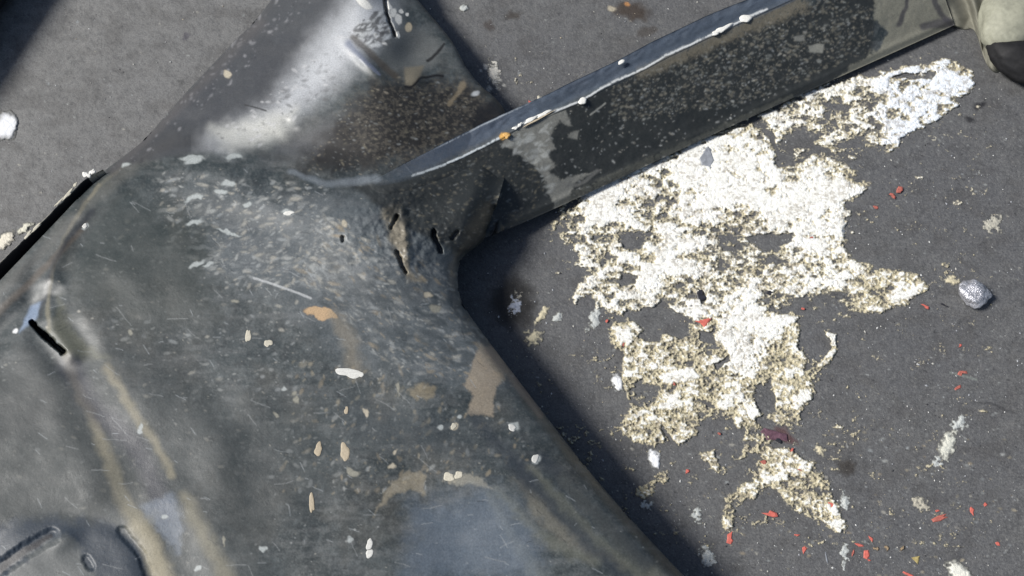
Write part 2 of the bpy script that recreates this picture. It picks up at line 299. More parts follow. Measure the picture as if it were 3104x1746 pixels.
# side arm
B.poly([(1060, 560), (1230, 545), (1500, 430), (1850, 260), (2330, 60), (2660, -60), (2640, 200), (2350, 330), (1700, 640), (1400, 770), (1250, 700)], (.022, .024, .023, 1.02), .85, 10, 10)
arm_a = area([(1150, 590), (1500, 440), (1600, 480), (1690, 600), (1560, 680), (1400, 760), (1280, 700)])
B.flecks(650, arm_a, None, (1.0, 4), -8, [(.2, .18, .13), (.16, .15, .12), (.22, .23, .22)], (.25, .65), (1.1, 3), 1.2)
B.flecks(2600, area([(1860, 260), (2380, 40), (2480, -20), (2640, 20), (2650, 150), (2300, 300), (2180, 330), (1840, 380)]), None, (1.0, 4.6), -5, [(.2, .19, .15), (.27, .25, .2), (.26, .27, .25)], (.25, .75), (1, 2.6), 1.4)
B.flecks(420, area([(1650, 360), (2300, 60), (2640, 60), (2350, 320), (1710, 630)]), None, (1.4, 4), 0, PALE, (.3, .8), (1, 2.4), 1)
DUST = (.20, .20, .18, 1.08)
B.poly([(1514, 440), (1560, 395), (1674, 345), (1716, 338), (1736, 382), (1715, 380), (1692, 368), (1667, 412), (1685, 455), (1658, 462), (1688, 503), (1664, 520), (1700, 545), (1810, 516), (1740, 552), (1725, 610), (1700, 625), (1681, 628), (1646, 537), (1611, 500), (1559, 457)], DUST, .9, 4, 16, 8)
B.poly([(1730, 400), (1755, 395), (1750, 425), (1722, 415)], DUST, .8, 3, 8)
B.flecks(60, area([(1514, 440), (1674, 345), (1660, 520), (1690, 620), (1611, 500)]), None, (3, 9), -15, [(.38, .39, .37)], (.4, .8), (1.5, 3.5), 0)
B.line([(1700, 618), (1800, 560), (2000, 474), (2200, 380), (2400, 290)], 14, 5, (.12, .12, .10), .7, .7, 12, 1)
B.line([(1715, 560), (1760, 560), (1810, 517)], 4, 6, (.15, .15, .14), .7, .6, 8)
B.line([(1790, 348), (1835, 313)], 2.4, 2.4, (.3, .3, .27), .8, .4, 2)
B.poly([(2640, -80), (2652, 60), (2690, 100), (2660, 150), (2560, 215), (2480, 268), (2900, 90), (2940, 40), (2900, -100)], (.20, .195, .155, 1.08), .85, 5, 22, 10)
for l, w in (([(2760, -60), (2745, 30), (2725, 75)], 8), ([(2830, -20), (2840, 30), (2888, 76)], 11), ([(2700, -80), (2690, -20)], 8), ([(2800, 80), (2870, 72)], 16)):
    B.line(l, w * .6, w, (.045, .043, .05), .8, .5, 12)
B.poly([(2403, 110), (2435, 106), (2440, 122), (2412, 124)], (.2, .2, .18), .9, 3, 6); B.poly([(2450, 136), (2498, 134), (2495, 162), (2452, 158)], (.24, .24, .21), .9, 3, 8)
B.line([(1941, 220), (2200, 110), (2330, 50), (2430, 20)], 20, 26, (.17, .15, .11, 1.05), .7, .6, 20, 1)
B.line([(880, 520), (980, 560), (1060, 552), (1140, 540)], 8, 12, (.2, .225, .25, .9), .55, .7, 10)
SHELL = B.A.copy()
# ledge: sky's blue sheen painted on, crust and painted glints along the edges
B.line([(1140, 545), (1340, 455), (1600, 330), (1850, 215), (2100, 95), (2400, -30), (2700, -150)], 34, 34, (.075, .095, .13, .8), .75, .5, 2)  # blue of the reflected sky, put into the ledge colour
B.line([(1640, 325), (1850, 225), (2100, 105), (2340, 0)], 12, 14, (.035, .045, .06, .9), .6, .7, 22)
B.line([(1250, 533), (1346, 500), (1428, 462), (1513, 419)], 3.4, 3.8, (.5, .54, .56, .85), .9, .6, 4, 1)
B.line([(1556, 389), (1610, 362), (1667, 342), (1766, 306), (1838, 257), (1941, 214), (2027, 163), (2175, 98), (2260, 56), (2325, 26)], 3.2, 3.2, (.6, .62, .62, .9), .8, .6, 6, 1)  # worn, crusted fold with its thin glint painted pale
B.line([(1130, 545), (1240, 485), (1400, 408), (1530, 345), (1640, 292)], 3, 3.5, (.45, .49, .52, .95), .7, .5, 4, 1)  # bright highlight of the back edge, painted in
B.line([(1055, 600), (1130, 580), (1250, 565)], 3, 2, (.1, .11, .12), .5, .5, 4)
B.blot(1530, 413, 15, 9, -15, (.62, .36, .10, 1.05), .95, .2, 10, 1)

# ---- floor
G = Layer((.108, .109, .112, 1.))
gd = fbm(GX / 260, GY / 260, 3, 4)
G.mix(ss(.3, .8, gd) * .5, (.125, .125, .122))
G.mix(ss(1500, -300, GX * .75 + GY * 1.15 - 200) * 1.0, (.205, .203, .194, 1.))        # paler towards the far left
G.mix(ss(.5, .75, fbm(GX / 5, GY / 4, 12, 3, .8)) * .5, (.062, .062, .064))
G.mix(ss(.45, .75, fbm(GX / 34, GY / 26, 9, 4, .6)) * .35, (.062, .061, .06))
G.mix(ss(.6, .8, fbm(GX / 50, GY / 34, 14, 4, .6)) * .3, (.15, .147, .14))
G.mix(ss(.62, .8, vn(GX / 3.3, GY / 3.1, 6)) * .55, (.17, .17, .165))
G.mix(ss(.6, .85, fbm(GX / 9, GY / 7, 7, 3)) * .3, (.045, .045, .05))
G.mix(ss(.5, .8, fbm(GX / 70, GY / 40, 13, 4)) * .3, (.062, .058, .055))
G.flecks(1500, lambda: rnd.uniform(-60, 3160), lambda: rnd.uniform(-60, 1800), (1.2, 3.6), 0, PALE, (.3, .9), (1, 1.8), 1.1)
G.flecks(2200, lambda: rnd.uniform(1800, 3160), lambda: rnd.uniform(300, 1800), (1.0, 3.0), 0, [(.02, .02, .024), (.3, .31, .3), (.028, .028, .03)], (.4, .9), (1, 3), 0)
G.flecks(260, lambda: rnd.uniform(2100, 3160), lambda: rnd.uniform(1300, 1800), (2, 6), 0, PALE + TAN, (.3, .8), (1, 2), 1.2)
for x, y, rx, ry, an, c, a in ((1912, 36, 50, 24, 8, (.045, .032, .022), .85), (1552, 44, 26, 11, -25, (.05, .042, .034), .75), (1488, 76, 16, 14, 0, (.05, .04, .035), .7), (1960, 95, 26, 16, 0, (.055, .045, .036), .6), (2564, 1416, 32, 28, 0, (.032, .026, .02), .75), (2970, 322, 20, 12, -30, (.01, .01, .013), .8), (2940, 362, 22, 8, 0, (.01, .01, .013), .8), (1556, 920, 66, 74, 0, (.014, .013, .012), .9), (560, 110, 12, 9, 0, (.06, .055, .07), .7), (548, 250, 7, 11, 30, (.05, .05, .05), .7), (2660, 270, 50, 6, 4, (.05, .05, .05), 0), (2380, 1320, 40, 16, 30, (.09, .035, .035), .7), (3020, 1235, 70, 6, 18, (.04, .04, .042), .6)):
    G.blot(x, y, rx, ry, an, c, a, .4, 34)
G.blot(1856, 26, 14, 8, 0, (.45, .40, .30), .8, .3, 14, 1); G.blot(1902, 14, 9, 6, 0, (.45, .22, .08), .8, .3, 8)
for x, y, r in ((1480, 215, 22), (1500, 235, 26), (1495, 260, 22)):
    for _ in range(9): G.blot(x + rnd.gauss(0, r * .6), y + rnd.gauss(0, r * .6), 5, 4, 0, (.5, .49, .45), .8, .4, 8, 1.4)
G.line([(2880, 1130), (2960, 1150)], 3, 3, (.2, .22, .2), .7, .4, 6)

# ------------------------------------------------------------------ floor sheet
def grid_faces(ny, nx):
    i = np.arange(ny * nx).reshape(ny, nx); return np.stack([i[:-1, :-1], i[1:, :-1], i[1:, 1:], i[:-1, 1:]], -1).reshape(-1, 4)
gx, gy = np.meshgrid(np.arange(-120, 3224.1, 4), np.arange(-120, 1866.1, 4)); ny, nx = gx.shape
zz = (fbm(gx / 90, gy / 90, 5, 4) - .5) * .0006 + (vn(gx / 9, gy / 9, 2) - .5) * .00018
edge = np.minimum.reduce([gx - gx.min(), gx.max() - gx, gy - gy.min(), gy.max() - gy]); zz *= ss(0, 60, edge)
V = pt(gx, gy, zz).reshape(-1, 3); F = grid_faces(ny, nx); colg = sample(G.A, gx, gy).reshape(-1, 4)
cor = [0, nx - 1, ny * nx - 1, (ny - 1) * nx]; far = []
for k, (sx, sy) in zip(cor, ((-1, 1), (1, 1), (1, -1), (-1, -1))): far.append([sx * 12., sy * 12., 0.])
nb = len(V); V = np.vstack([V, far]); colg = np.vstack([colg, np.tile([.085, .085, .085, 1.], (4, 1))])
xf = np.array([[cor[0], cor[1], nb + 1, nb], [cor[1], cor[2], nb + 2, nb + 1], [cor[2], cor[3], nb + 3, nb + 2], [cor[3], cor[0], nb, nb + 3]])
V[:, 2][np.r_[cor]] = 0
F = np.vstack([F, xf]); tag(mesh_np('ground', V, F, M_GROUND, None, colg), kind='structure')

# ------------------------------------------------------------------ the frame: pressed shell (trunk + back flange)
frame = thing('metal_frame', 'large worn black metal frame with rounded trunk and side arm lying on dark ground', 'metal frame')
LEFT = [(-230, 1090), (0, 850), (100, 745), (200, 640), (310, 522), (380, 470), (440, 422), (540, 305), (640, 200), (710, 125), (770, 68), (830, -10), (960, -190)]
RIGHT_TOP = [(1200, -190), (1235, -40), (1275, 10), (1330, 75), (1375, 130), (1410, 200), (1450, 255), (1500, 295), (1528, 330), (1540, 365), (1560, 440)]
RIGHT_LOW = [(1500, 640), (1470, 726), (1440, 752), (1412, 770), (1395, 790), (1387, 825), (1389, 880), (1402, 925), (1470, 1020), (1540, 1112), (1640, 1242), (1760, 1398), (1900, 1562), (2050, 1722), (2240, 1920)]
OUT = np.vstack([smooth_poly(LEFT, False, 1), smooth_poly(RIGHT_TOP, False), smooth_poly(RIGHT_LOW, False), [(-230, 1920)]])
CREASE = [(250, 590), (330, 530), (420, 498), (480, 470), (560, 452), (640, 452), (760, 478), (880, 505), (1000, 530), (1080, 560), (1300, 560), (1600, 560)]
def gauss(x, y, cx, cy, rx, ry, an=0):
    c, n = math.cos(R(an)), math.sin(R(an)); u = ((x - cx) * c + (y - cy) * n) / rx; v = (-(x - cx) * n + (y - cy) * c) / ry
    return np.exp(-(u * u + v * v))
def capsule(x, y, p, w):
    P = np.array(p, float); m = (x > P[:, 0].min() - 40) & (x < P[:, 0].max() + 40) & (y > P[:, 1].min() - 40) & (y < P[:, 1].max() + 40)
    r = np.zeros(x.shape)
    if m.any():
        X, Y = x[m] + (fbm(x[m] / 13, y[m] / 13, 3, 3) - .5) * 8, y[m] + (fbm(x[m] / 13, y[m] / 13, 7, 3) - .5) * 8
        r[m] = 1 - ss(.3, 1., seg_dist(X, Y, p) / w)
    return r
def height(x, y):
    """millimetres above the floor"""
    dl = seg_dist(x, y, LEFT); dr = seg_dist(x, y, RIGHT_LOW); drt = seg_dist(x, y, RIGHT_TOP); dc = seg_dist(x, y, CREASE)
    below = inside(x, y, CREASE + [(3400, 560), (3400, 3000), (-600, 3000), (-600, 1300)])
    sc = np.where(below, dc, -dc)
    # rear flange: convex tube running to the upper right
    u = dl / (dl + drt + 1e-6)
    fl = 13 + 31 * np.sin(np.clip(u * 1.12, 0, 1) ** .85 * math.pi * .5) - 20 * ss(.55, 1.0, u) - 5 * gauss(x, y, 1250, 170, 70, 55) + 2.5 * gauss(x, y, 1100, 180, 18, 75, -45)
    fl -= 10 * ss(260, -260, y) * 0
    # trunk: rounded over its right silhouette
    w = 330.; q = np.clip(1 - dr / w, 0, 1)
    tr = 48 - 15 * (1 - np.sqrt(np.maximum(1 - q * q, 0))) - 3.0 * ss(1300, 0, x) - 7 * ss(330, 0, dl)
    tr += 5 * gauss(x, y, 1120, 720, 200, 130, 30) - 3.5 * gauss(x, y, 1400, 1640, 230, 150, 20) + 2.5 * gauss(x, y, 850, 620, 200, 60, 10)
    tr -= 7 * gauss(x, y, 1330, 600, 170, 60, -22)
    # raised rim beside the gap and the channel below it
    rim = seg_dist(x, y, [(420, 500), (290, 585), (205, 700), (160, 800), (145, 900), (160, 1000), (215, 1070)])
    tr += 1.1 * np.exp(-(rim / 24) ** 2) - .9 * np.exp(-((rim - 55) / 30) ** 2)
    ch = seg_dist(x, y, [(215, 1080), (290, 1240), (370, 1400), (450, 1560), (560, 1760), (640, 1930)])
    tr -= .5 * np.exp(-(ch / 62) ** 2)
    tr += .3 * np.exp(-((ch - 110) / 54) ** 2) - 6 * gauss(x, y, 1440, 770, 150, 150)
    # lower left knob plate
    kd = np.hypot((x - 190) / 270, (y - 1830) / 270); tr += 1.2 * (1 - ss(.6, 1.05, kd)) - .8 * np.exp(-((kd - 1.05) / .12) ** 2)
    tr -= 3.0 * (1 - ss(0, 60, seg_dist(x, y, [(-50, 1060), (70, 940), (150, 900)])))
    h = fl + (tr - fl) * ss(-90, 70, sc)
    h += 1.5 * np.exp(-((sc + 10) / 16) ** 2) * ss(300, 500, x) * (1 - ss(900, 1150, x))
    # dents and wobble of the beaten sheet
    h += (fbm(x / 210, y / 210, 4, 2) - .5) * 2.8 + (fbm(x / 70, y / 56, 9, 2) - .5) * .3 + (vn(x / 9, y / 8, 6) - .5) * .03
    h -= 1.1 * gauss(x, y, 872, 372, 16, 12) - .9 * gauss(x, y, 900, 380, 20, 14) + 1.2 * gauss(x, y, 815, 540, 26, 60, 40)
    h += 2.2 * gauss(x, y, 1262, 236, 30, 26) - 1.2 * gauss(x, y, 1300, 262, 60, 12, 5)
    # slots and punctures
    h -= 15 * capsule(x, y, [(98, 978), (112, 996), (192, 1066)], 11)
    h += (fbm(x / 24, y / 20, 12, 3) - .5) * 3.0 * gauss(x, y, 1230, 700, 170, 120, 20) + 1.6 * np.exp(-(seg_dist(x, y, [(1222, 640), (1228, 700), (1236, 790)]) / 12) ** 2)
    h -= 3.2 * capsule(x, y, [(1204, 654), (1184, 692)], 8) + 4.5 * capsule(x, y, [(1314, 700), (1320, 730), (1336, 762)], 10) + 3.4 * capsule(x, y, [(1204, 762), (1216, 800), (1230, 824)], 8) + 2.6 * capsule(x, y, [(1039, 718), (1041, 728)], 8)
    h -= 2 * capsule(x, y, [(1385, 705), (1370, 720)], 10)
    h -= 2.5 * capsule(x, y, [(1166, -20), (1172, 40), (1196, 108)], 7)
    h -= 1.5 * capsule(x, y, [(-40, 1750), (10, 1716), (82, 1666), (155, 1624)], 34) + .8 * capsule(x, y, [(262, 1696), (274, 1716)], 18) + .7 * capsule(x, y, [(370, 1610), (430, 1680), (462, 1770)], 22)
    h += 1.6 * gauss(x, y, 190, 1640, 50, 30, -30)
    h -= 9 * (1 - ss(0, 90, seg_dist(x, y, [(1580, 420), (1500, 640), (1474, 722)])))
    # roll-off of the free edges
    q = np.clip(1 - np.minimum(dl, drt) / 26, 0, 1); h -= 4.5 * (1 - np.sqrt(np.maximum(1 - q * q, 0)))
    q = np.clip(1 - dr / 44, 0, 1); h -= 7 * (1 - np.sqrt(np.maximum(1 - q * q, 0)))
    return h
S = 2.6
sx, sy = np.meshgrid(np.arange(-200, 2240, S), np.arange(-160, 1886, S)); ny, nx = sx.shape
dist, cx, cy = seg_dist(sx, sy, OUT, True, True); ins = inside(sx, sy, OUT); ins &= dist > S * .35
Fq = grid_faces(ny, nx); keep = ins.ravel()[Fq].any(1); Fq = Fq[keep]
px = np.where(ins, sx, cx).ravel(); py = np.where(ins, sy, cy).ravel()
used = np.unique(Fq); remap = np.full(ny * nx, -1); remap[used] = np.arange(len(used)); Fq = remap[Fq]
px, py = px[used], py[used]
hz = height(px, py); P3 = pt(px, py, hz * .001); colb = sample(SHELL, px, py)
def skirt(F, px, py, z, col, rings, zmin=.6):
    """turn the free rim of a sheet down and under: its edge has real depth"""
    e = np.concatenate([F[:, [0, 1]], F[:, [1, 2]], F[:, [2, 3]], F[:, [3, 0]]]); key = np.sort(e, 1)
    k = key[:, 0].astype(np.int64) * (len(px) + 1) + key[:, 1]; _, idx, cnt = np.unique(k, return_index=True, return_counts=True)
    be = e[idx[cnt == 1]]; be = be[(px[be[:, 0]] != px[be[:, 1]]) | (py[be[:, 0]] != py[be[:, 1]])]
    bv = np.unique(be); m = np.full(len(px), -1); m[bv] = np.arange(len(bv))
    tx = np.zeros(len(bv)); ty = np.zeros(len(bv)); dx = px[be[:, 1]] - px[be[:, 0]]; dy = py[be[:, 1]] - py[be[:, 0]]
    for c in (0, 1): np.add.at(tx, m[be[:, c]], dx); np.add.at(ty, m[be[:, c]], dy)
    L = np.hypot(tx, ty) + 1e-9; nxv, nyv = ty / L, -tx / L       # towards the sheet
    cen = (px[F].mean(1), py[F].mean(1))
    V = []; Cc = []; FF = []; prev = bv; off = len(px)
    for r, (a, b) in enumerate(rings):
        qx = px[bv] + nxv * a; qy = py[bv] + nyv * a; qz = np.maximum(z[bv] - b, zmin)
        V.append(pt(qx, qy, qz * .001)); Cc.append(col[bv] * [.8, .8, .8, 1]); cur = off + r * len(bv) + np.arange(len(bv))
        pm = prev if r == 0 else prev
        A = pm[m[be[:, 1]]] if r else be[:, 1]; D = pm[m[be[:, 0]]] if r else be[:, 0]
        FF.append(np.stack([A, D, cur[m[be[:, 0]]], cur[m[be[:, 1]]]], 1)); prev = cur
    return np.vstack(V), np.vstack(Cc), np.vstack(FF), np.tile(bv, len(rings))
SV, SCc, SF, SRC = skirt(Fq, px, py, hz, colb, [(1.5, 3), (14, 14), (40, 40)])
V = np.vstack([P3, SV]); colb = np.vstack([colb, SCc]); FA = np.vstack([Fq, SF])
own = np.r_[np.arange(len(px)), SRC][FA.min(1)]; isb = inside(px[own], py[own], CREASE + [(3400, 560), (3400, 3000), (-600, 3000), (-600, 1300), (-300, 1160)])
def sub(name, sel, parent, label=None):
    f = FA[sel]; u = np.unique(f); rm = np.full(len(V), -1); rm[u] = np.arange(len(u))
    o = mesh_np(name, V[u], rm[f], M_PAINT, parent, colb[u])
    if label: o['label'] = label
    return o
trunk = sub('trunk', isb, frame); rear = sub('rear_flange', ~isb, frame, 'rounded rear flange with a bright strip of painted sheen')

# ---- side arm: narrow ledge folded into a slanting web
E1 = resample(smooth_poly([(1030, 573), (1110, 556), (1150, 536), (1240, 486), (1400, 405), (1530, 342), (1684, 272), (1855, 190), (2004, 112), (2200, 22), (2400, -62), (2790, -240)], False), 3)
E2 = resample(smooth_poly([(1030, 576), (1112, 560), (1180, 549), (1240, 537), (1346, 500), (1428, 462), (1513, 421), (1556, 391), (1667, 345), (1766, 304), (1838, 260), (1941, 214), (2027, 166), (2175, 98), (2260, 58), (2325, 28), (2480, -40), (2800, -175)], False), 3)
E3 = resample(smooth_poly([(1180, 800), (1300, 800), (1380, 778), (1420, 745), (1470, 722), (1556, 688), (1710, 620), (2100, 436), (2359, 317), (2603, 207), (2800, 118), (2893, 76)], False), 3)
ns = 720; tt = np.linspace(0, 1, ns)
def along(E, t): n = np.linspace(0, 1, len(E)); return np.interp(t, n, E[:, 0]), np.interp(t, n, E[:, 1])
a1, a2, a3 = along(E1, tt), along(E2, tt), along(E3, tt)
rows = []; lab = []
zE2 = 33 + 15 * (1 - ss(0, .22, tt)) - 1.5 * tt; zE1 = zE2 - 1.5; zE3 = 21 - 16 * ss(.05, .36, tt)
wob = (fbm(tt * 14, tt * 0, 3, 3) - .5)
for k in range(15):
    v = k / 14 * .9; rows.append((a1[0] + (a2[0] - a1[0]) * v + wob * 5, a1[1] + (a2[1] - a1[1]) * v + wob * 8 * (1 - v), zE1 + (zE2 - zE1) * v + .9 * (vn(tt * 90, tt * 0 + k * .5, 3) - .5) - 1.2 * math.sin(v * math.pi)))
for k in range(1, 9):                 # the fold, a soft bead
    an = k / 8 * math.pi * .8; v = .9 + .1 * k / 8
    rows.append((a1[0] + (a2[0] - a1[0]) * v + wob * 5 + 3 * (1 - math.cos(an)), a1[1] + (a2[1] - a1[1]) * v + 5 * (1 - math.cos(an)) * .5, zE2 + 1.6 * math.sin(an)))
nl = len(rows); lx, ly, lz = rows[-1]
for k in range(1, 95):
    v = k / 94; X = lx + (a3[0] - lx) * v; Y = ly + (a3[1] - ly) * v
    Z = lz + (zE3 - lz) * (v ** 1.05) + (fbm(X / 70, Y / 60, 7, 3) - .5) * 1.6 * math.sin(v * math.pi) + (vn(X / 8, Y / 7, 2) - .5) * .14
    Z += 1.0 * np.exp(-((v - .93) / .04) ** 2)
    rows.append((X, Y, Z))
AX = np.array([r[0] for r in rows]); AY = np.array([r[1] for r in rows]); AZ = np.array([r[2] for r in rows])
# the cut end of the arm slopes back
root = ss(.0, .10, tt)[None, :]; hsh = height(AX[:, :150].ravel(), AY[:, :150].ravel()).reshape(-1, 150)
bl = ss(.03, .16, tt[:150])[None, :]; AZ[:, :150] = (hsh - 1.2) * (1 - bl) + AZ[:, :150] * bl
NR = 300; hs2 = height(AX[:, :NR].ravel(), AY[:, :NR].ravel()).reshape(-1, NR); vr = np.clip((np.arange(len(AX)) - nl) / 94., 0, 1)
fade = ss(1560, 1500, AX[:, :NR]); AZ[:, :NR] = np.maximum(AZ[:, :NR], (hs2 + 2.4 * ss(.02, .07, tt[:NR])[None] - 1.2 - 9 * ss(.02, .45, vr)[:, None]) * fade)
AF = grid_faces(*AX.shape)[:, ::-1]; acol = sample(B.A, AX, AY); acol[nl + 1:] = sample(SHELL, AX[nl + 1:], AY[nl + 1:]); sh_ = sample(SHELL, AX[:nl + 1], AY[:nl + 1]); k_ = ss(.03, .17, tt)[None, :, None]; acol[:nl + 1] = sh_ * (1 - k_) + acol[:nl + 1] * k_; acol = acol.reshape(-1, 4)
apx, apy, apz = AX.ravel(), AY.ravel(), AZ.ravel()
AV = pt(apx, apy, apz * .001)
sv, sc_, sf, src2 = skirt(grid_faces(*AX.shape), apx, apy, apz, acol, [(1.0, 2.0), (8, 9)], 1.)
VA = np.vstack([AV, sv]); CA = np.vstack([acol, sc_]); FA2 = np.vstack([AF, sf])
web_sel = np.r_[np.arange(len(AV)), src2][FA2.min(1)] // ns >= nl - 1
def sub2(name, sel, parent):
    f = FA2[sel]; u = np.unique(f); rm = np.full(len(VA), -1); rm[u] = np.arange(len(u)); return mesh_np(name, VA[u], rm[f], M_PAINT, parent, CA[u])
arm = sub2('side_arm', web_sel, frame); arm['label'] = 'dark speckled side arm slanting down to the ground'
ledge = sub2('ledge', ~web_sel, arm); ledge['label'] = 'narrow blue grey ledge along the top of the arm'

# ---- lip: thin upright strip left of the trunk, a deep narrow gap between
LP = resample(smooth_poly([(-220, 1010), (-100, 895), (0, 797), (100, 700), (200, 600), (262, 537), (312, 514)], False), 4); nlp = len(LP)
t = np.linspace(0, 1, nlp); cr = (fbm(t * 40, t * 0, 2, 3) - .3) * 16
prof = [(-15, 0), (-13 - 0, 27.5), (-9, 29.2), (-2, 29.4), (0, 28.4), (0, 14), (0, 1)]
VV = []; CC = []
nrm = np.array([-.70, -.71])
top = pt(LP[:, 0], LP[:, 1], .0294)
for k, (o, z) in enumerate(prof):
    oo = o * ss(1.0, .9, t) * .00019
    b = top.copy(); b[:, 0] += oo * .75; b[:, 1] += -oo * .66 * -1 * -1 if False else -oo * .66 * -1; b[:, 2] = z * .001
    VV.append(b)
    c = np.tile([.022, .022, .026, .95], (nlp, 1))
    if 0 < k < 4:
        m = ss(.35, .6, fbm(t * 60, t * 0 + k, 6, 3)) * ss(.25, .45, t); c[:, :3] = c[:, :3] * (1 - m[:, None]) + np.array([.5, .47, .38]) * m[:, None]
    CC.append(c)
lip = mesh_np('side_lip', np.vstack(VV), grid_faces(len(prof), nlp), M_PAINT, frame, np.vstack(CC)); lip['label'] = 'thin upright lip with white crusted top edge'

# ------------------------------------------------------------------ small lumps (drops, chips, stones)
def lump(name, cx, cy, rx, ry, ang, zf, th, mat, color=None, parent=None, irregular=.18, seed=0, n=26, rings=4, flat=False, hat=.8, outline=None):
    """a low domed piece with an uneven outline lying at height zf (mm)"""
    r = random.Random(seed + int(cx * 7 + cy)); ph = [r.uniform(0, 6.28) for _ in range(5)]; V = []; F = []
    mm = 0.193
    c, s_ = math.cos(R(ang)), math.sin(R(ang)); vs = []
    for k in range(rings + 1):
        q = k / rings
        for j in range(n):
            a = j / n * 2 * math.pi
            if outline: u = j / n * len(outline); i0 = int(u); f = u - i0; A, Bp = outline[i0 % len(outline)], outline[(i0 + 1) % len(outline)]; ex, ey = (A[0] * (1 - f) + Bp[0] * f) * rx, (A[1] * (1 - f) + Bp[1] * f) * ry
            else:
                w = 1 + irregular * sum(math.sin((i + 2) * a + ph[i]) / (i + 1.3) for i in range(5)); ex, ey = rx * w * math.cos(a), ry * w * math.sin(a)
            g = (1 - q) if k else 1.0
            x_, y_ = ex * (1 - q ** 1.6 * .97), ey * (1 - q ** 1.6 * .97)
            h = th * (1 - (1 - min(1, q * 1.5)) ** 2) ** hat if k else 0
            h += th * .22 * irregular * 3 * math.sin(3 * a + ph[1] + q * 5) * q * (1 - q) * 2
            vs.append((cx + x_ * c - y_ * s_, cy + x_ * s_ + y_ * c, h))
    vs = np.array(vs); z = zf(vs[:, 0], vs[:, 1]) if callable(zf) else np.full(len(vs), float(zf))
    V = pt(vs[:, 0], vs[:, 1], (z + vs[:, 2]) * .001)
    o0 = pt(np.array([cx]), np.array([cy]), np.array([(z.mean()) * .001]))[0]
    fs = []
    for k in range(rings):
        for j in range(n): fs.append((k * n + j, (k + 1) * n + j, (k + 1) * n + (j + 1) % n, k * n + (j + 1) % n))
    fs.append  # cap ring is closed by its tiny inner loop below
    fs = np.array(fs); ctr = V[-n:].mean(0); V = np.vstack([V, [ctr]]); cap = np.array([(rings * n + j, len(V) - 1, rings * n + (j + 1) % n, rings * n + (j + 1) % n) for j in range(n)])
    me = bpy.data.meshes.new(name); loc = o0
    faces = [tuple(int(i) for i in f) for f in fs] + [(int(f[0]), int(f[1]), int(f[2])) for f in cap]
    base = parent.matrix_world.translation if parent is not None else None
    me.from_pydata([tuple(v - loc) for v in V], [], faces); me.update()
    for p_ in me.polygons: p_.use_smooth = not flat
    if color is not None:
        a = me.attributes.new('col', 'FLOAT_COLOR', 'POINT'); col = np.ones((len(V), 4)); nn = np.random.default_rng(int(cx)).random(len(V))[:, None]
        col[:, :3] = np.array(color)[:3] * (.88 + .24 * nn); a.data.foreach_set('color', col.astype(np.float32).ravel())
    me.materials.append(mat); o = bpy.data.objects.new(name, me); C.objects.link(o); o.location = loc
    if parent is not None: o.parent = parent
    return o
def shell_z(x, y): return height(np.asarray(x, float), np.asarray(y, float)) + .12
CREAM = (.60, .56, .45); OFFW = (.74, .73, .68); BUFF = (.50, .42, .30)
for x, y, rx, ry, an, c in ((1058, 1130, 36, 15, 8, OFFW), (1090, 1134, 12, 8, 10, OFFW), (1045, 1370, 13, 28, 2, BUFF), (965, 1362, 12, 19, 8, BUFF), (945, 1524, 9, 27, -6, BUFF), (1120, 1650, 9, 18, 2, OFFW), (1120, 1678, 12, 12, 2, OFFW), (752, 1018, 8, 20, 6, CREAM), (813, 1040, 12, 11, 0, CREAM), (1360, 1446, 18, 12, 0, CREAM), (1390, 1440, 14, 10, -10, CREAM), (1375, 1292, 9, 9, 0, CREAM), (1552, 1296, 13, 9, 20, OFFW), (1622, 1390, 11, 12, 0, OFFW), (875, 646, 15, 7, 0, OFFW), (257, 685, 8, 7, 0, OFFW), (1050, 1244, 6, 12, 0, BUFF)):
    lump('dried_drop', x, y, rx, ry, an, shell_z, .16, M_DROP, np.array(c) * .85, trunk, .2)
for x, y, rx, ry, an in ((1346, 500, 9, 8, 0), (1766, 306, 14, 10, -20), (2260, 56, 19, 12, -15), (1884, 1886 // 10, 12, 6, -25)):
    zz_ = 34.5 if x < 1800 else 33.5
    lump('dried_drop', x, y, rx, ry, an, zz_, 1.0, M_DROP, OFFW, ledge, .12)
for x, y, rx, ry, an, c in ((1562, 388, 9, 5, -25, OFFW), (1576, 378, 8, 5, -25, OFFW), (1610, 362, 28, 5, -27, OFFW), (1648, 345, 24, 6, -20, OFFW), (1630, 362, 46, 3, -27, BUFF), (2190, 88, 26, 9, -28, OFFW), (2170, 100, 14, 6, -28, OFFW), (1536, 410, 12, 8, -20, (.6, .36, .12))):
    o = lump('crust', x, y, rx, ry, an, 34.2, .9, M_DROP, c, ledge, .3)
for x, y, rx, ry, an in ((262, 530, 12, 9, 20), (280, 521, 12, 6, -35), (228, 560, 10, 4, -40), (205, 590, 26, 5, -45), (180, 612, 18, 4, -45), (110, 690, 26, 4, -45), (85, 712, 18, 5, -45)):
    lump('crust', x, y, rx, ry, an, 29, .8, M_DROP, OFFW if x > 240 else (.5, .47, .38), lip, .3)

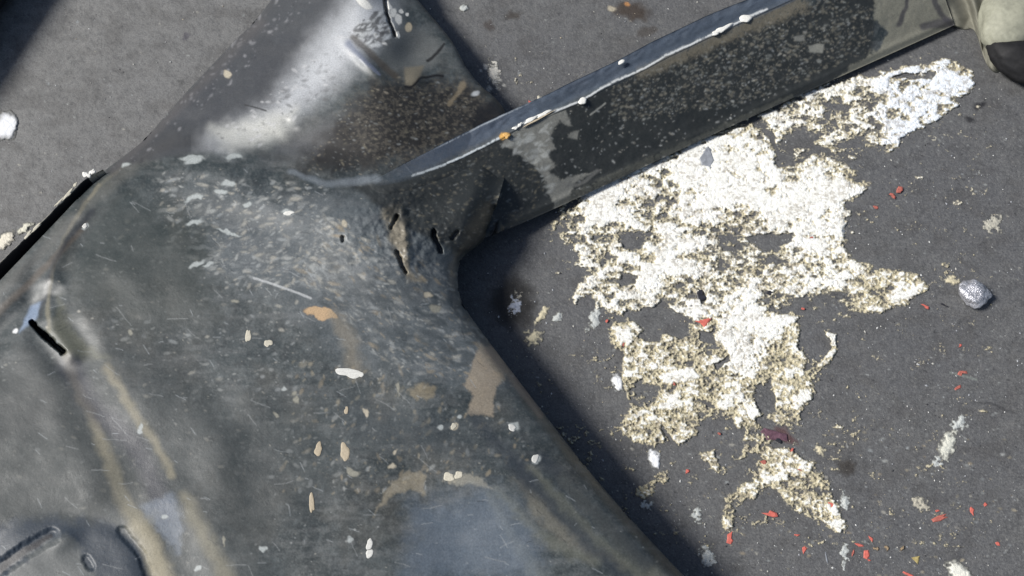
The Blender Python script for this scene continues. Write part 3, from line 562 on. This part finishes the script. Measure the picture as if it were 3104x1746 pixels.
# ------------------------------------------------------------------ the big white splash of dried paint
PS = 2.0
qx, qy = np.meshgrid(np.arange(1560, 3010, PS), np.arange(160, 1660, PS))
wx = (fbm(qx / 60, qy / 50, 3, 4) - .5) * 46; wy = (fbm(qx / 60, qy / 50, 8, 4) - .5) * 46
ax_, ay_ = qx + wx, qy + wy
D = np.full(qx.shape, -.6)
def pd(P, val, soft, mode='max'):
    global D
    P = np.array(P, float); d = seg_dist(ax_, ay_, P, True); s = np.where(inside(ax_, ay_, P), d, -d); m = ss(-soft, soft, s)
    D = np.maximum(D, -.6 + (val + .6) * m) if mode == 'max' else D * (1 - m) + np.minimum(D, val) * m
MAIN = [(1690, 530), (1850, 440), (2200, 290), (2310, 411), (2345, 450), (2372, 498), (2425, 474), (2533, 485), (2590, 510), (2634, 552), (2602, 600), (2571, 640), (2560, 690), (2563, 725), (2580, 770), (2500, 830), (2480, 880), (2400, 900), (2330, 930), (2380, 985), (2330, 1050), (2300, 1090), (2180, 1100), (2030, 1080), (2110, 990), (1990, 930), (1840, 960), (1790, 895), (1742, 915), (1750, 868), (1790, 826), (1750, 790), (1766, 765), (1700, 720), (1668, 677), (1700, 630)]
pd(MAIN, .25, 16)
pd([(1740, 560), (1900, 490), (1980, 540), (1880, 600), (1860, 690), (1780, 700)], .62, 22)
pd([(2060, 440), (2240, 370), (2340, 450), (2390, 530), (2560, 540), (2600, 590), (2520, 660), (2380, 690), (2250, 640), (2050, 640), (2000, 560)], .62, 30)
pd([(1850, 800), (2050, 690), (2120, 720), (2100, 830), (2000, 890), (1880, 880)], .5, 24)
pd([(2420, 740), (2540, 700), (2570, 770), (2460, 800)], .6, 16)
pd([(2340, 800), (2560, 770), (2660, 802), (2800, 832), (2815, 873), (2750, 915), (2650, 945), (2560, 958), (2470, 950), (2440, 900), (2340, 940)], .24, 12)
pd([(1840, 940), (1990, 985), (2080, 1040), (2140, 1000), (2310, 1040), (2400, 980), (2440, 1020), (2440, 1120), (2490, 1110), (2470, 1200), (2400, 1310), (2340, 1290), (2290, 1200), (2250, 1300), (2120, 1310), (2060, 1350), (1950, 1345), (1868, 1300), (1910, 1210), (1890, 1170), (1890, 1085), (1850, 1030)], .30, 16)
pd([(2160, 960), (2300, 930), (2420, 960), (2330, 1080), (2300, 1110), (2210, 1110), (2170, 1040)], .42, 20)
pd([(2200, 1100), (2280, 1060), (2310, 1130), (2240, 1160)], .45, 14)
pd([(2230, 1160), (2290, 1200), (2310, 1250), (2290, 1280), (2240, 1230)], .5, 12)
pd([(2240, 1250), (2280, 1270), (2350, 1340), (2320, 1360), (2250, 1380), (2250, 1300)], .12, 10)
pd([(2350, 1130), (2490, 1115), (2465, 1200), (2430, 1290), (2345, 1270), (2340, 1190)], .22, 10)
pd([(2120, 1365), (2150, 1360), (2215, 1420), (2205, 1440), (2150, 1410)], .14, 8)
pd([(2300, 1360), (2380, 1350), (2430, 1385), (2530, 1460), (2540, 1545), (2565, 1605), (2545, 1628), (2505, 1600), (2449, 1575), (2383, 1520), (2300, 1450)], .26, 12)
pd([(2260, 1400), (2330, 1480), (2260, 1520), (2225, 1605), (2188, 1600), (2205, 1500), (2285, 1460)], .14, 12)
pd([(1930, 1490), (1990, 1440), (2060, 1400), (2030, 1460), (1960, 1510)], .08, 12)
pd([(2500, 1000), (2535, 1020), (2535, 1070), (2500, 1110), (2475, 1105), (2512, 1060), (2508, 1030)], .34, 6)
# lobe near the arm's end
pd([(2671, 214), (2765, 194), (2894, 178), (2945, 205), (2960, 257), (2905, 325), (2817, 376), (2731, 428), (2715, 470), (2650, 480), (2672, 406), (2667, 334), (2640, 260)], .30, 9)
pd([(2820, 250), (2900, 190), (2950, 230), (2948, 280), (2880, 330), (2800, 300)], .5, 12)
pd([(2690, 270), (2790, 260), (2780, 330), (2700, 380), (2680, 320)], .3, 14)
pd([(2300, 355), (2480, 255), (2610, 225), (2680, 240), (2680, 400), (2640, 470), (2540, 490), (2420, 480), (2350, 440)], .02, 16)
pd([(2510, 270), (2560, 270), (2590, 290), (2640, 310), (2560, 325), (2530, 330)], .22, 8)
pd([(2370, 330), (2430, 330), (2400, 370), (2370, 360)], .1, 8); pd([(2480, 400), (2520, 470), (2470, 450)], .1, 8)
for P, v, s in (([(2370, 430), (2400, 400), (2520, 455), (2540, 475), (2460, 470), (2390, 500)], -.4, 8), ([(2115, 704), (2190, 690), (2240, 720), (2332, 700), (2425, 706), (2403, 737), (2305, 770), (2260, 800), (2207, 824), (2153, 851), (2109, 781)], -.05, 14),
    ([(2250, 730), (2340, 700), (2420, 712), (2390, 735), (2310, 765)], -.5, 8), ([(1890, 725), (1960, 700), (1965, 755), (1880, 757)], -.4, 8), ([(1951, 933), (2011, 916), (2115, 976), (2044, 990), (2000, 1045), (1962, 1030), (1930, 976)], -.5, 7),
    ([(2128, 1008), (2170, 1004), (2168, 1045), (2132, 1046)], -.6, 4), ([(2170, 1100), (2210, 1070), (2215, 1090), (2180, 1120)], -.6, 4), ([(2110, 888), (2135, 880), (2145, 905), (2125, 920)], -.6, 3), ([(2340, 890), (2500, 880), (2620, 880), (2640, 910), (2560, 945), (2360, 938)], -.02, 10),
    ([(2420, 1010), (2460, 985), (2505, 1010), (2515, 1060), (2470, 1085), (2420, 1070)], -.5, 6), ([(1900, 1190), (1950, 1150), (1995, 1180), (1985, 1225), (1930, 1230)], -.22, 12), ([(2130, 1290), (2210, 1270), (2250, 1330), (2240, 1380), (2170, 1370), (2125, 1330)], -.6, 8), ([(2300, 1170), (2340, 1160), (2345, 1240), (2320, 1250), (2290, 1210)], -.6, 6),
    ([(2000, 1300), (2060, 1350), (2020, 1360)], -.4, 6), ([(1880, 830), (1925, 830), (1920, 860), (1885, 865)], -.3, 8), ([(1940, 560), (2060, 580), (2060, 640), (1960, 650)], .12, 20), ([(1850, 690), (1890, 660), (1900, 700)], .0, 12), ([(2060, 840), (2110, 830), (2100, 880), (2050, 880)], .1, 10), ([(2110, 870), (2070, 900), (2010, 905), (2100, 930)], .05, 10),
    ([(2750, 215), (2830, 220), (2825, 238), (2700, 232)], -.5, 4), ([(1730, 640), (1760, 660), (1760, 740), (1710, 710), (1690, 670)], .10, 10), ([(2350, 740), (2440, 730), (2420, 780), (2300, 830), (2280, 800)], .08, 14), ([(2100, 680), (2180, 660), (2230, 700), (2150, 760), (2090, 760)], .1, 14)):
    pd(P, v, s, 'hole')
n_big = fbm(qx / 64, qy / 40, 2, 3) - .5; n_mid = fbm(qx / 19, qy / 12, 7, 3, .62) - .5; n_fine = vn(qx / 3.6, qy / 3.0, 10) - .5
low = np.maximum(ss(930, 1060, qy), ss(2560, 2640, qx) * ss(600, 700, qy)); n_hf = fbm(qx / 8, qy / 6, 4, 2) - .5
f = D + n_big * 1.1 + n_mid * (1.35 - .3 * low) + n_fine * .25 + (.3 + .5 * low) * n_hf
lab_ = f > -.13
Fq = grid_faces(*qx.shape); kk = lab_.ravel()[Fq].sum(1) >= 2; Fq = Fq[kk]
thick = np.clip(f - .02, 0, .6); zz = .22 + .8 * ss(0, .12, f) + .7 * ss(.1, .5, thick) + (.5 * n_mid + .15 * n_fine) * ss(0, .1, f)
zz = np.where(lab_, zz, -.1)
wht = ss(.0, .46, thick * 1.35 + n_big * .5 - .03 - .30 * low * ss(.42, .30, D)); lobe = ss(2600, 2700, qx) * ss(520, 420, qy)
c0 = np.array([.50, .45, .31]); c1 = np.array([.88, .87, .805]); c2 = np.array([.80, .84, .88])
stn = ss(-.13, .12, f)[..., None]
colp = (c0 * (.75 + .5 * vn(qx / 12, qy / 9, 3))[..., None]) * (1 - wht[..., None]) + (c1 * (1 - lobe[..., None]) + c2 * lobe[..., None]) * wht[..., None]
spk = .75 * np.maximum(ss(.68, .76, fbm(qx / 11, qy / 8, 12, 2)), ss(.6, .75, fbm(qx / 40, qy / 26, 14, 2)) * ss(.45, .6, fbm(qx / 7, qy / 5, 1, 2))) * .7; colp = colp * (1 - spk[..., None]) + np.array([.33, .29, .23]) * spk[..., None]
colp = colp * (.84 + .3 * vn(qx / 4, qy / 4, 5))[..., None]
colp = np.array([.15, .146, .135]) * (1 - stn) + colp * stn
u = np.unique(Fq); rm = np.full(qx.size, -1); rm[u] = np.arange(len(u))
splash = mesh_np('paint_splash', pt(qx.ravel()[u], qy.ravel()[u], zz.ravel()[u] * .001), rm[Fq], M_CRUST, None, np.c_[np.clip(colp, 0, .9).reshape(-1, 3)[u], np.ones(len(u))])
tag(splash, 'large ragged white and cream splash of dried paint on the ground below the side arm', 'paint splash')

def splat(cx, cy, rx, ry, ang, col, dens, label, soft=.35, scale=1.):
    r = max(rx, ry) * 1.5 + 10; X, Y = np.meshgrid(np.arange(cx - r, cx + r, 2.2), np.arange(cy - r, cy + r, 2.2)); c, s = math.cos(R(ang)), math.sin(R(ang))
    U = X - cx + (fbm(X / 18, Y / 18, 2, 3) - .5) * 16; W = Y - cy + (fbm(X / 18, Y / 18, 6, 3) - .5) * 16
    d = np.hypot((U * c + W * s) / rx, (-U * s + W * c) / ry)
    f = dens * (1 - d) + (fbm(X / 9, Y / 7, 4, 3) - .5) * soft * 2.2; L = f > 0; F = grid_faces(*X.shape); F = F[L.ravel()[F].sum(1) >= 2]
    if not len(F): return
    z = np.where(L, .25 + .8 * ss(0, .6, f) + .25 * (vn(X / 5, Y / 5, 3) - .5), -.1); u = np.unique(F); rm = np.full(X.size, -1); rm[u] = np.arange(len(u))
    P = pt(X.ravel()[u], Y.ravel()[u], z.ravel()[u] * .001); o0 = pt(np.array([cx]), np.array([cy]), np.array([0.]))[0]
    m = ss(0, .5 * dens, f).ravel()[u][:, None]; cc = np.array([.13, .13, .12]) * (1 - m) + np.array(col) * m
    o = mesh_np('paint_splat', P - o0, rm[F], M_CRUST, None, np.c_[cc, np.ones(len(u))]); o.location = o0
    tag(o, label, 'paint splat', 'small dried paint splats on the ground')
W_ = (.86, .87, .88); Y_ = (.60, .54, .38); Gy = (.5, .52, .5)
splat(18, 382, 40, 48, 20, W_, 2.2, 'smooth white oval paint splat cut by the left edge of the picture', .15)
splat(15, 728, 40, 22, -40, (.75, .7, .58), 1., 'cream paint splat at the left edge beside the thin lip')
splat(78, 690, 30, 13, -35, (.7, .68, .56), 1., 'narrow cream splat between the lip and the splat at the left edge')
splat(1872, 1160, 16, 36, -22, W_, 1., 'pointed bluish white splat left of the big splash, above the wedge shaped one')
splat(1985, 1392, 18, 36, -18, W_, 1., 'wedge shaped white splat below the lower left side of the big splash')
splat(1802, 965, 14, 42, 18, Gy, .5, 'thin broken grey splat just left of the red chip on the big splash')
splat(1618, 1022, 26, 24, 0, Y_, .45, 'round speckled yellowish splat in the shade right of the trunk')
splat(1642, 955, 12, 40, 38, Y_, .6, 'slim yellowish splat rising above the round speckled one')
splat(1690, 962, 22, 12, -40, Gy, .5, 'faint grey splat between the slim yellowish splat and the big splash')
splat(2884, 848, 26, 16, 10, Y_, .6, 'small yellow crust touching the silvery stone')
splat(2873, 1352, 24, 52, 20, (.62, .62, .54), .7, 'upright cream splat alone on the ground at the right')
splat(2908, 1284, 26, 18, -10, Gy, .35, 'faint grey ring splat above the upright cream one')
splat(2845, 1402, 20, 18, 0, Gy, .3, 'faint grey splat under the upright cream one')
splat(2905, 1735, 52, 24, 40, (.78, .77, .68), 1., 'white splat cut by the bottom edge of the picture at the right')
splat(2486, 1362, 24, 14, 40, Y_, .6, 'small ochre splat right of the lower tail of the big splash')
splat(2560, 1520, 14, 24, -20, Gy, .4, 'small faint splat beside the lowest tail of the big splash')
splat(2145, 1690, 22, 34, -20, Gy, .5, 'grey splat close to the trunk edge near the bottom of the picture')
splat(2110, 1560, 14, 22, -30, Gy, .35, 'faint grey splat in the shade above the splat by the trunk edge')
splat(1960, 1530, 18, 14, 0, Gy, .35, 'small grey splat nearest to the trunk edge in its shade')
splat(2560, 1680, 10, 40, 5, Gy, .35, 'thin upright grey splat at the bottom left of the red chips')
splat(2790, 1525, 24, 18, 20, (.45, .42, .34), .3, 'faint buff splat above left of the long red chip')
splat(1400 + 5, 25, 14, 9, 10, Gy, .8, 'small grey splat on the ground right of the rear flange at the top edge')
splat(1498, 225, 16, 44, 0, (.6, .58, .52), .4, 'speckled pale splat beside the right side of the rear flange')
splat(1560, 925, 20, 22, 0, (.35, .38, .45), .3, 'tiny bluish specked splat in the darkest stain right of the trunk')
splat(3010, 680, 22, 26, 40, (.45, .43, .36), .3, 'faint speckled splat above the silvery stone')

# ------------------------------------------------------------------ red paint chips and other crumbs
def chip(cx, cy, rx, ry, ang, label, mat=None, name='paint_chip', cat='paint chip', grp='red paint chips scattered on the ground', z=.2, out=None, th=.45):
    o = lump(name, cx, cy, rx, ry, ang, z, th, mat or (M_RED if int(cx) % 3 else M_RED2), None, None, .3 + (int(cx * 3) % 5) * .06, n=6 + int(cy) % 3, rings=2, flat=True, hat=.5, outline=out); tag(o, label, cat, grp)
TRI = [(1, -.9), (.45, .2), (.2, 1), (-.35, .1), (-1, -.25), (0, -.6)]
chip(2132, 978, 27, 17, 0, 'largest red paint chip, triangular, lying on the middle of the white splash', out=TRI, z=1.0)
chip(1890, 1031, 10, 16, 0, 'blocky red paint chip at the left rim of the white splash', z=.9)
for a in ((2727, 575, 14, 8, -15, 'red paint chip upper right of the white splash, larger of a close pair'),
    (2706, 593, 10, 7, 20, 'pinkish red paint chip, smaller of the pair upper right of the white splash'),
    (2655, 628, 9, 5, 10, 'tiny red paint chip just left below the close pair'),
    (2460, 722, 10, 6, -30, 'red paint chip in the crack at the right rim of the white splash'),
    (2435, 936, 7, 4, 0, 'tiny orange red chip on the narrow tongue of the white splash'),
    (2806, 929, 12, 5, 25, 'thin red chip between the tongue of the splash and the silvery stone'),
    (2911, 1047, 7, 5, 0, 'small red chip alone below the silvery stone'),
    (2916, 1130, 13, 8, 10, 'dull brick red chip at the right, upper of two in a column'),
    (2904, 1175, 11, 6, -20, 'brick red chip just under the dull one at the right'),
    (2040, 1160, 11, 5, 35, 'faint red sliver inside the cream lower half of the splash'),
    (2336, 1558, 22, 9, 18, 'curved red chip inside the arch of the lowest splash tails'),
    (2213, 1633, 14, 14, 30, 'dark red angular chip near the trunk edge at the bottom'),
    (2847, 1571, 33, 7, -20, 'long straight red sliver, the longest of all the red chips'),
    (2947, 1548, 6, 14, -30, 'dark red upright chip right of the long sliver'),
    (2987, 1530, 5, 9, 0, 'orange red chip rightmost beside the dark red upright one'),
    (2842, 1548, 7, 5, 0, 'small red crumb touching the long sliver from above'),
    (2641, 1633, 9, 6, 30, 'red chip topmost of the cluster near the bottom edge'),
    (2605, 1652, 13, 5, 20, 'narrow red chip upper left in the cluster near the bottom edge'),
    (2627, 1681, 13, 12, -20, 'hooked red chip, biggest in the cluster near the bottom edge'),
    (2586, 1676, 3, 13, 10, 'thin upright red splinter left of the hooked chip'),
    (2635, 1698, 5, 4, 0, 'tiny red crumb right under the hooked chip'),
    (2438, 1665, 9, 9, 40, 'pinkish chip alone left of the cluster near the bottom edge'),
    (2416, 1622, 8, 4, -10, 'pale red crumb pair piece above the pinkish chip'),
    (2316, 1401, 8, 8, 10, 'red chip in the neck between the splash and its lowest tails'),
    (2401, 1364, 6, 5, 0, 'red chip right of the neck of the splash'),
    (2084, 1428, 8, 7, 0, 'red chip in the bare ground left of the neck of the splash'),
    (2521, 1530, 9, 8, -20, 'red chip on the right foot of the lowest splash tail'),
    (2424, 1424, 6, 3, 20, 'tiny red flake on the lower splash tail'),
    (2755, 1742, 20, 5, 20, 'red sliver cut by the bottom edge of the picture'),
    (2181, 1315, 6, 4, 0, 'tiny red crumb in the round bare hole of the splash'),
    (1840, 973, 5, 5, 0, 'tiny pink crumb at the left rim of the splash above the blocky chip'),
    (1606, 308, 4, 4, 0, 'tiny red crumb beside the back of the side arm'),
    (3025, 1648, 8, 6, 0, 'orange brown crumb far right near the bottom')):
    chip(*a, z=1.0 if 'splash' in a[5] and 'left of' not in a[5] else .2)
M_YEL = material('ochre_chip', (.42, .34, .14), .6, .4, .3, 900, .2); M_TANC = material('tan_grain', (.32, .24, .15), .7, .4, .4, 900, .25)
chip(2775, 1698, 13, 13, 0, 'ochre yellow triangular chip near the bottom edge', M_YEL, 'ochre_chip', 'paint chip', 'brown and ochre crumbs near the bottom edge', out=[(-1, -.6), (0, -.8), (1, -1), (.8, 0), (.6, 1), (-.2, .2)])
for x, y, l in ((2656, 1663, 'tan grain right of the hooked red chip'), (2689, 1661, 'pinkish tan grain in the middle of the three by the bottom edge'), (2736, 1662, 'olive grain above the ochre triangle')):
    chip(x, y, 8, 7, 0, l, M_TANC, 'grain', 'grain', 'brown and ochre crumbs near the bottom edge', th=1.)
M_FLAKE = material('grey_flake', (.26, .275, .30), .45, .5, .5, 500, .3)
chip(2142, 478, 34, 32, 20, 'crumpled blue grey flake stuck on the white splash close to the arm', M_FLAKE, 'paint_flake', 'paint flake', 'grey flakes on the splash', z=.9, th=1.2)
chip(2536, 700, 24, 22, 0, 'square pale grey flake at the right rim of the splash', M_FLAKE, 'paint_flake', 'paint flake', 'grey flakes on the splash', z=.5, th=.4)
M_DARKF = material('dark_flake', (.03, .03, .036), .4, .5, .4, 500, .3)
for x, y, rx, ry, an, l in ((2124, 896, 15, 18, 20, 'dark round flake in the middle of the splash with a bright dotted clip beside it'), (2102, 920, 16, 6, -35, 'tiny dark bar shaped clip beside the round dark flake'), (2336, 886, 13, 9, 0, 'small purplish black flake right of the dark round one'), (2332, 512, 17, 9, 5, 'dark flake on the bright upper part of the splash'), (2272, 493, 14, 8, 10, 'brownish dark flake left of the one on the bright upper part'), (2360, 1335, 10, 9, 0, 'round dark button like flake beside the purple red smear')):
    chip(x, y, rx, ry, an, l, M_DARKF, 'dark_flake', 'paint flake', 'dark flakes on the splash', z=1., th=.4)
chip(2345, 1318, 42, 18, 25, 'purple red smeared flake in the narrow lower part of the splash', material('purple_flake', (.13, .07, .09), .4, .5, .3, 500, .4), 'paint_flake', 'paint flake', 'grey flakes on the splash', z=.7, th=.4)
chip(2862, 925, 16, 3, 18, 'thin black splinter left below the silvery stone', M_DARKF, 'splinter', 'splinter', 'stray splinters', th=.3)
chip(2505, 1690, 3, 18, -12, 'thin pale splinter near the bottom edge left of the red cluster', M_FLAKE, 'splinter', 'splinter', 'stray splinters', th=.3)
# silvery stone: faceted, knobbly
import bmesh
def rock(name, cx, cy, rad, scl, mat, label, cat, seed=1, rough=.18, sub=4, zc=None, rot=0, color=None, freq=.9):
    bm = bmesh.new(); bmesh.ops.create_icosphere(bm, subdivisions=sub, radius=1)
    from mathutils import noise
    for v in bm.verts:
        p = v.co.copy(); n = noise.noise(p * freq + Vector((seed, 0, 0))) * rough * 1.6 + noise.noise(p * 3.1 * freq + Vector((0, seed, 0))) * rough * .6 + noise.noise(p * 8 * freq) * rough * .28
        v.co = p * (1 + n); v.co.x *= scl[0]; v.co.y *= scl[1]; v.co.z *= scl[2]
        v.co.rotate(__import__('mathutils').Euler((0, 0, R(rot))))
    me = bpy.data.meshes.new(name); bm.to_mesh(me); bm.free(); me.transform(__import__('mathutils').Matrix.Scale(rad, 4))
    zmin = min(v.co.z for v in me.vertices)
    for p_ in me.polygons: p_.use_smooth = True
    if color is not None:
        a = me.attributes.new('col', 'FLOAT_COLOR', 'POINT'); co = np.array([v.co[:] for v in me.vertices]) / rad; cc = np.ones((len(co), 4))
        st = fbm(co[:, 0] * 7 + co[:, 1] * 6, (co[:, 0] - co[:, 1]) * .9, 4, 4); cc[:, :3] = np.array(color) * (.65 + .7 * st[:, None]); a.data.foreach_set('color', cc.astype(np.float32).ravel())
    me.materials.append(mat); o = bpy.data.objects.new(name, me); C.objects.link(o)
    h = (zc if zc is not None else -zmin * .92); o.location = pt(np.array([cx]), np.array([cy]), np.array([h]))[0]; return tag(o, label, cat)
rock('stone', 2953, 886, .0078, (1, 1.05, .6), M_STONE, 'shiny silvery grey stone alone on the ground at the right', 'stone', 3, .22, rot=30)

# ------------------------------------------------------------------ things in the corners
rock('pale_stone', 3072, 48, .026, (.80, 1.15, .55), M_PALE, 'smooth pale beige stone with slanting streaks cut by the top right corner', 'stone', 7, .07, 5, rot=-32, color=(.27, .27, .21))
rock('dark_stone', 3110, 178, .023, (1.05, .75, .45), M_BLACK, 'black stone under the pale beige one at the right edge', 'stone', 12, .12, 4, rot=-20)
# creased rag behind the arm's end
cl_x, cl_y = np.meshgrid(np.linspace(0, 1, 150), np.linspace(0, 1, 90))
TOPE = resample([(2560, -190), (2800, -200), (3000, -150), (3060, -60)], 3); BOT = resample(smooth_poly([(2700, 60), (2870, 70), (2900, 84), (2926, 92), (2950, 84), (2966, 120), (2985, 190), (3016, 226), (3040, 210)], False), 3)
t0 = along(TOPE, cl_x[0]); t1 = along(BOT, cl_x[0])
CX = t0[0][None] * (1 - cl_y) + t1[0][None] * cl_y; CY = t0[1][None] * (1 - cl_y) + t1[1][None] * cl_y
CZ = 1 + 9 * (1 - cl_y ** 3) + 4.5 * np.sin(cl_x * 26 + 2.2 * cl_y + 3 * vn(cl_x * 3, cl_y * 2, 4)) * (1 - .5 * cl_y) * ss(0, .4, 1 - cl_y + .3) + 2 * (fbm(cl_x * 9, cl_y * 7, 3, 3) - .5)
CZ = np.maximum(CZ, .8) * ss(0, .02, 1 - cl_y) + .3
rc = np.tile([.19, .185, .15, 1.], (CX.size, 1)); rc[:, :3] *= (.7 + .6 * fbm(cl_x * 14, cl_y * 8, 5, 4)).ravel()[:, None]
M_RAG = material('beige_cloth', None, .9, .2, .5, 1600, .12)
rv, rcc, rf, _s = skirt(grid_faces(*CX.shape), CX.ravel(), CY.ravel(), CZ.ravel(), rc, [(0, 1.0), (2, 12)], .1)
rag = mesh_np('rag', np.vstack([pt(CX.ravel(), CY.ravel(), CZ.ravel() * .001), rv]), np.vstack([grid_faces(*CX.shape), rf]), M_RAG, None, np.vstack([rc, rcc]))
tag(rag, 'creased beige rag tucked behind the end of the side arm at the top right', 'rag')
# black bar added to cast the shadow in the top left corner
bar_t = np.linspace(0, 1, 40); VV = []
A0 = pt(np.array([-380.]), np.array([270.]), np.array([.03]))[0]; A1 = pt(np.array([90.]), np.array([-380.]), np.array([.03]))[0]
for k in range(20):
    a = k / 19 * 2 * math.pi; d = A1 - A0; d /= np.linalg.norm(d); n = np.array([-d[1], d[0], 0])
    ca, sa = math.cos(a), math.sin(a); e = 3.2; qx_ = np.sign(ca) * abs(ca) ** (2 / e); qz_ = np.sign(sa) * abs(sa) ** (2 / e)
    base = A0 + np.outer(bar_t, A1 - A0); base[:, 2] = .019; wb = (fbm(bar_t * 9, bar_t * 0, k, 3) - .5) * .0012
    VV.append(base + n * (qx_ * .02 + wb[:, None]) + np.array([0, 0, 1]) * (qz_ * .0185))
VV = np.array(VV); bcol = np.tile([.02, .021, .023, 1.], (VV.shape[0] * VV.shape[1], 1))
obar = mesh_np('shadow_bar', VV.reshape(-1, 3), grid_faces(20, 40), M_PAINT, None, bcol)
tag(obar, 'black bar added to shade the top left corner of the picture', 'shadow bar')

# ------------------------------------------------------------------ loose grit on the floor
oct_v = np.array([(1, 0, 0), (0, 1, 0), (-1, 0, 0), (0, -1, 0), (0, 0, .7), (0, 0, -.5)]); oct_f = np.array([(0, 1, 4), (1, 2, 4), (2, 3, 4), (3, 0, 4), (1, 0, 5), (2, 1, 5), (3, 2, 5), (0, 3, 5)])
ng = 5200; gxp = rng.uniform(-60, 3160, ng); gyp = rng.uniform(-60, 1800, ng)
m = rng.random(ng) < np.where(gxp + gyp * .5 > 1500, 1, .35); gxp, gyp = gxp[m], gyp[m]; ng = len(gxp)
r = .00014 + .00048 * rng.random(ng) ** 4; an = rng.uniform(0, 6.28, ng); el = rng.uniform(.6, 1.6, ng)
P = pt(gxp, gyp, np.zeros(ng)); P[:, 2] = r * .4
vv = oct_v[None] * rng.uniform(.7, 1.3, (ng, 6, 1)); x_ = vv[..., 0] * el[:, None]; y_ = vv[..., 1]
vv = np.stack([x_ * np.cos(an)[:, None] - y_ * np.sin(an)[:, None], x_ * np.sin(an)[:, None] + y_ * np.cos(an)[:, None], vv[..., 2]], -1) * r[:, None, None] + P[:, None]
pal = np.array([(.6, .6, .58), (.45, .44, .40), (.34, .35, .37), (.05, .05, .055), (.4, .34, .25)]); gc = np.repeat(pal[rng.choice(5, ng, p=[.3, .25, .2, .17, .08])], 6, 0)
grit = mesh_np('grit', vv.reshape(-1, 3), (oct_f[None] + 6 * np.arange(ng)[:, None, None]).reshape(-1, 3), M_DROP, None, np.c_[gc, np.ones(len(gc))], False)
tag(grit, 'pale and dark grains of grit strewn over the ground', 'grit', kind='stuff')
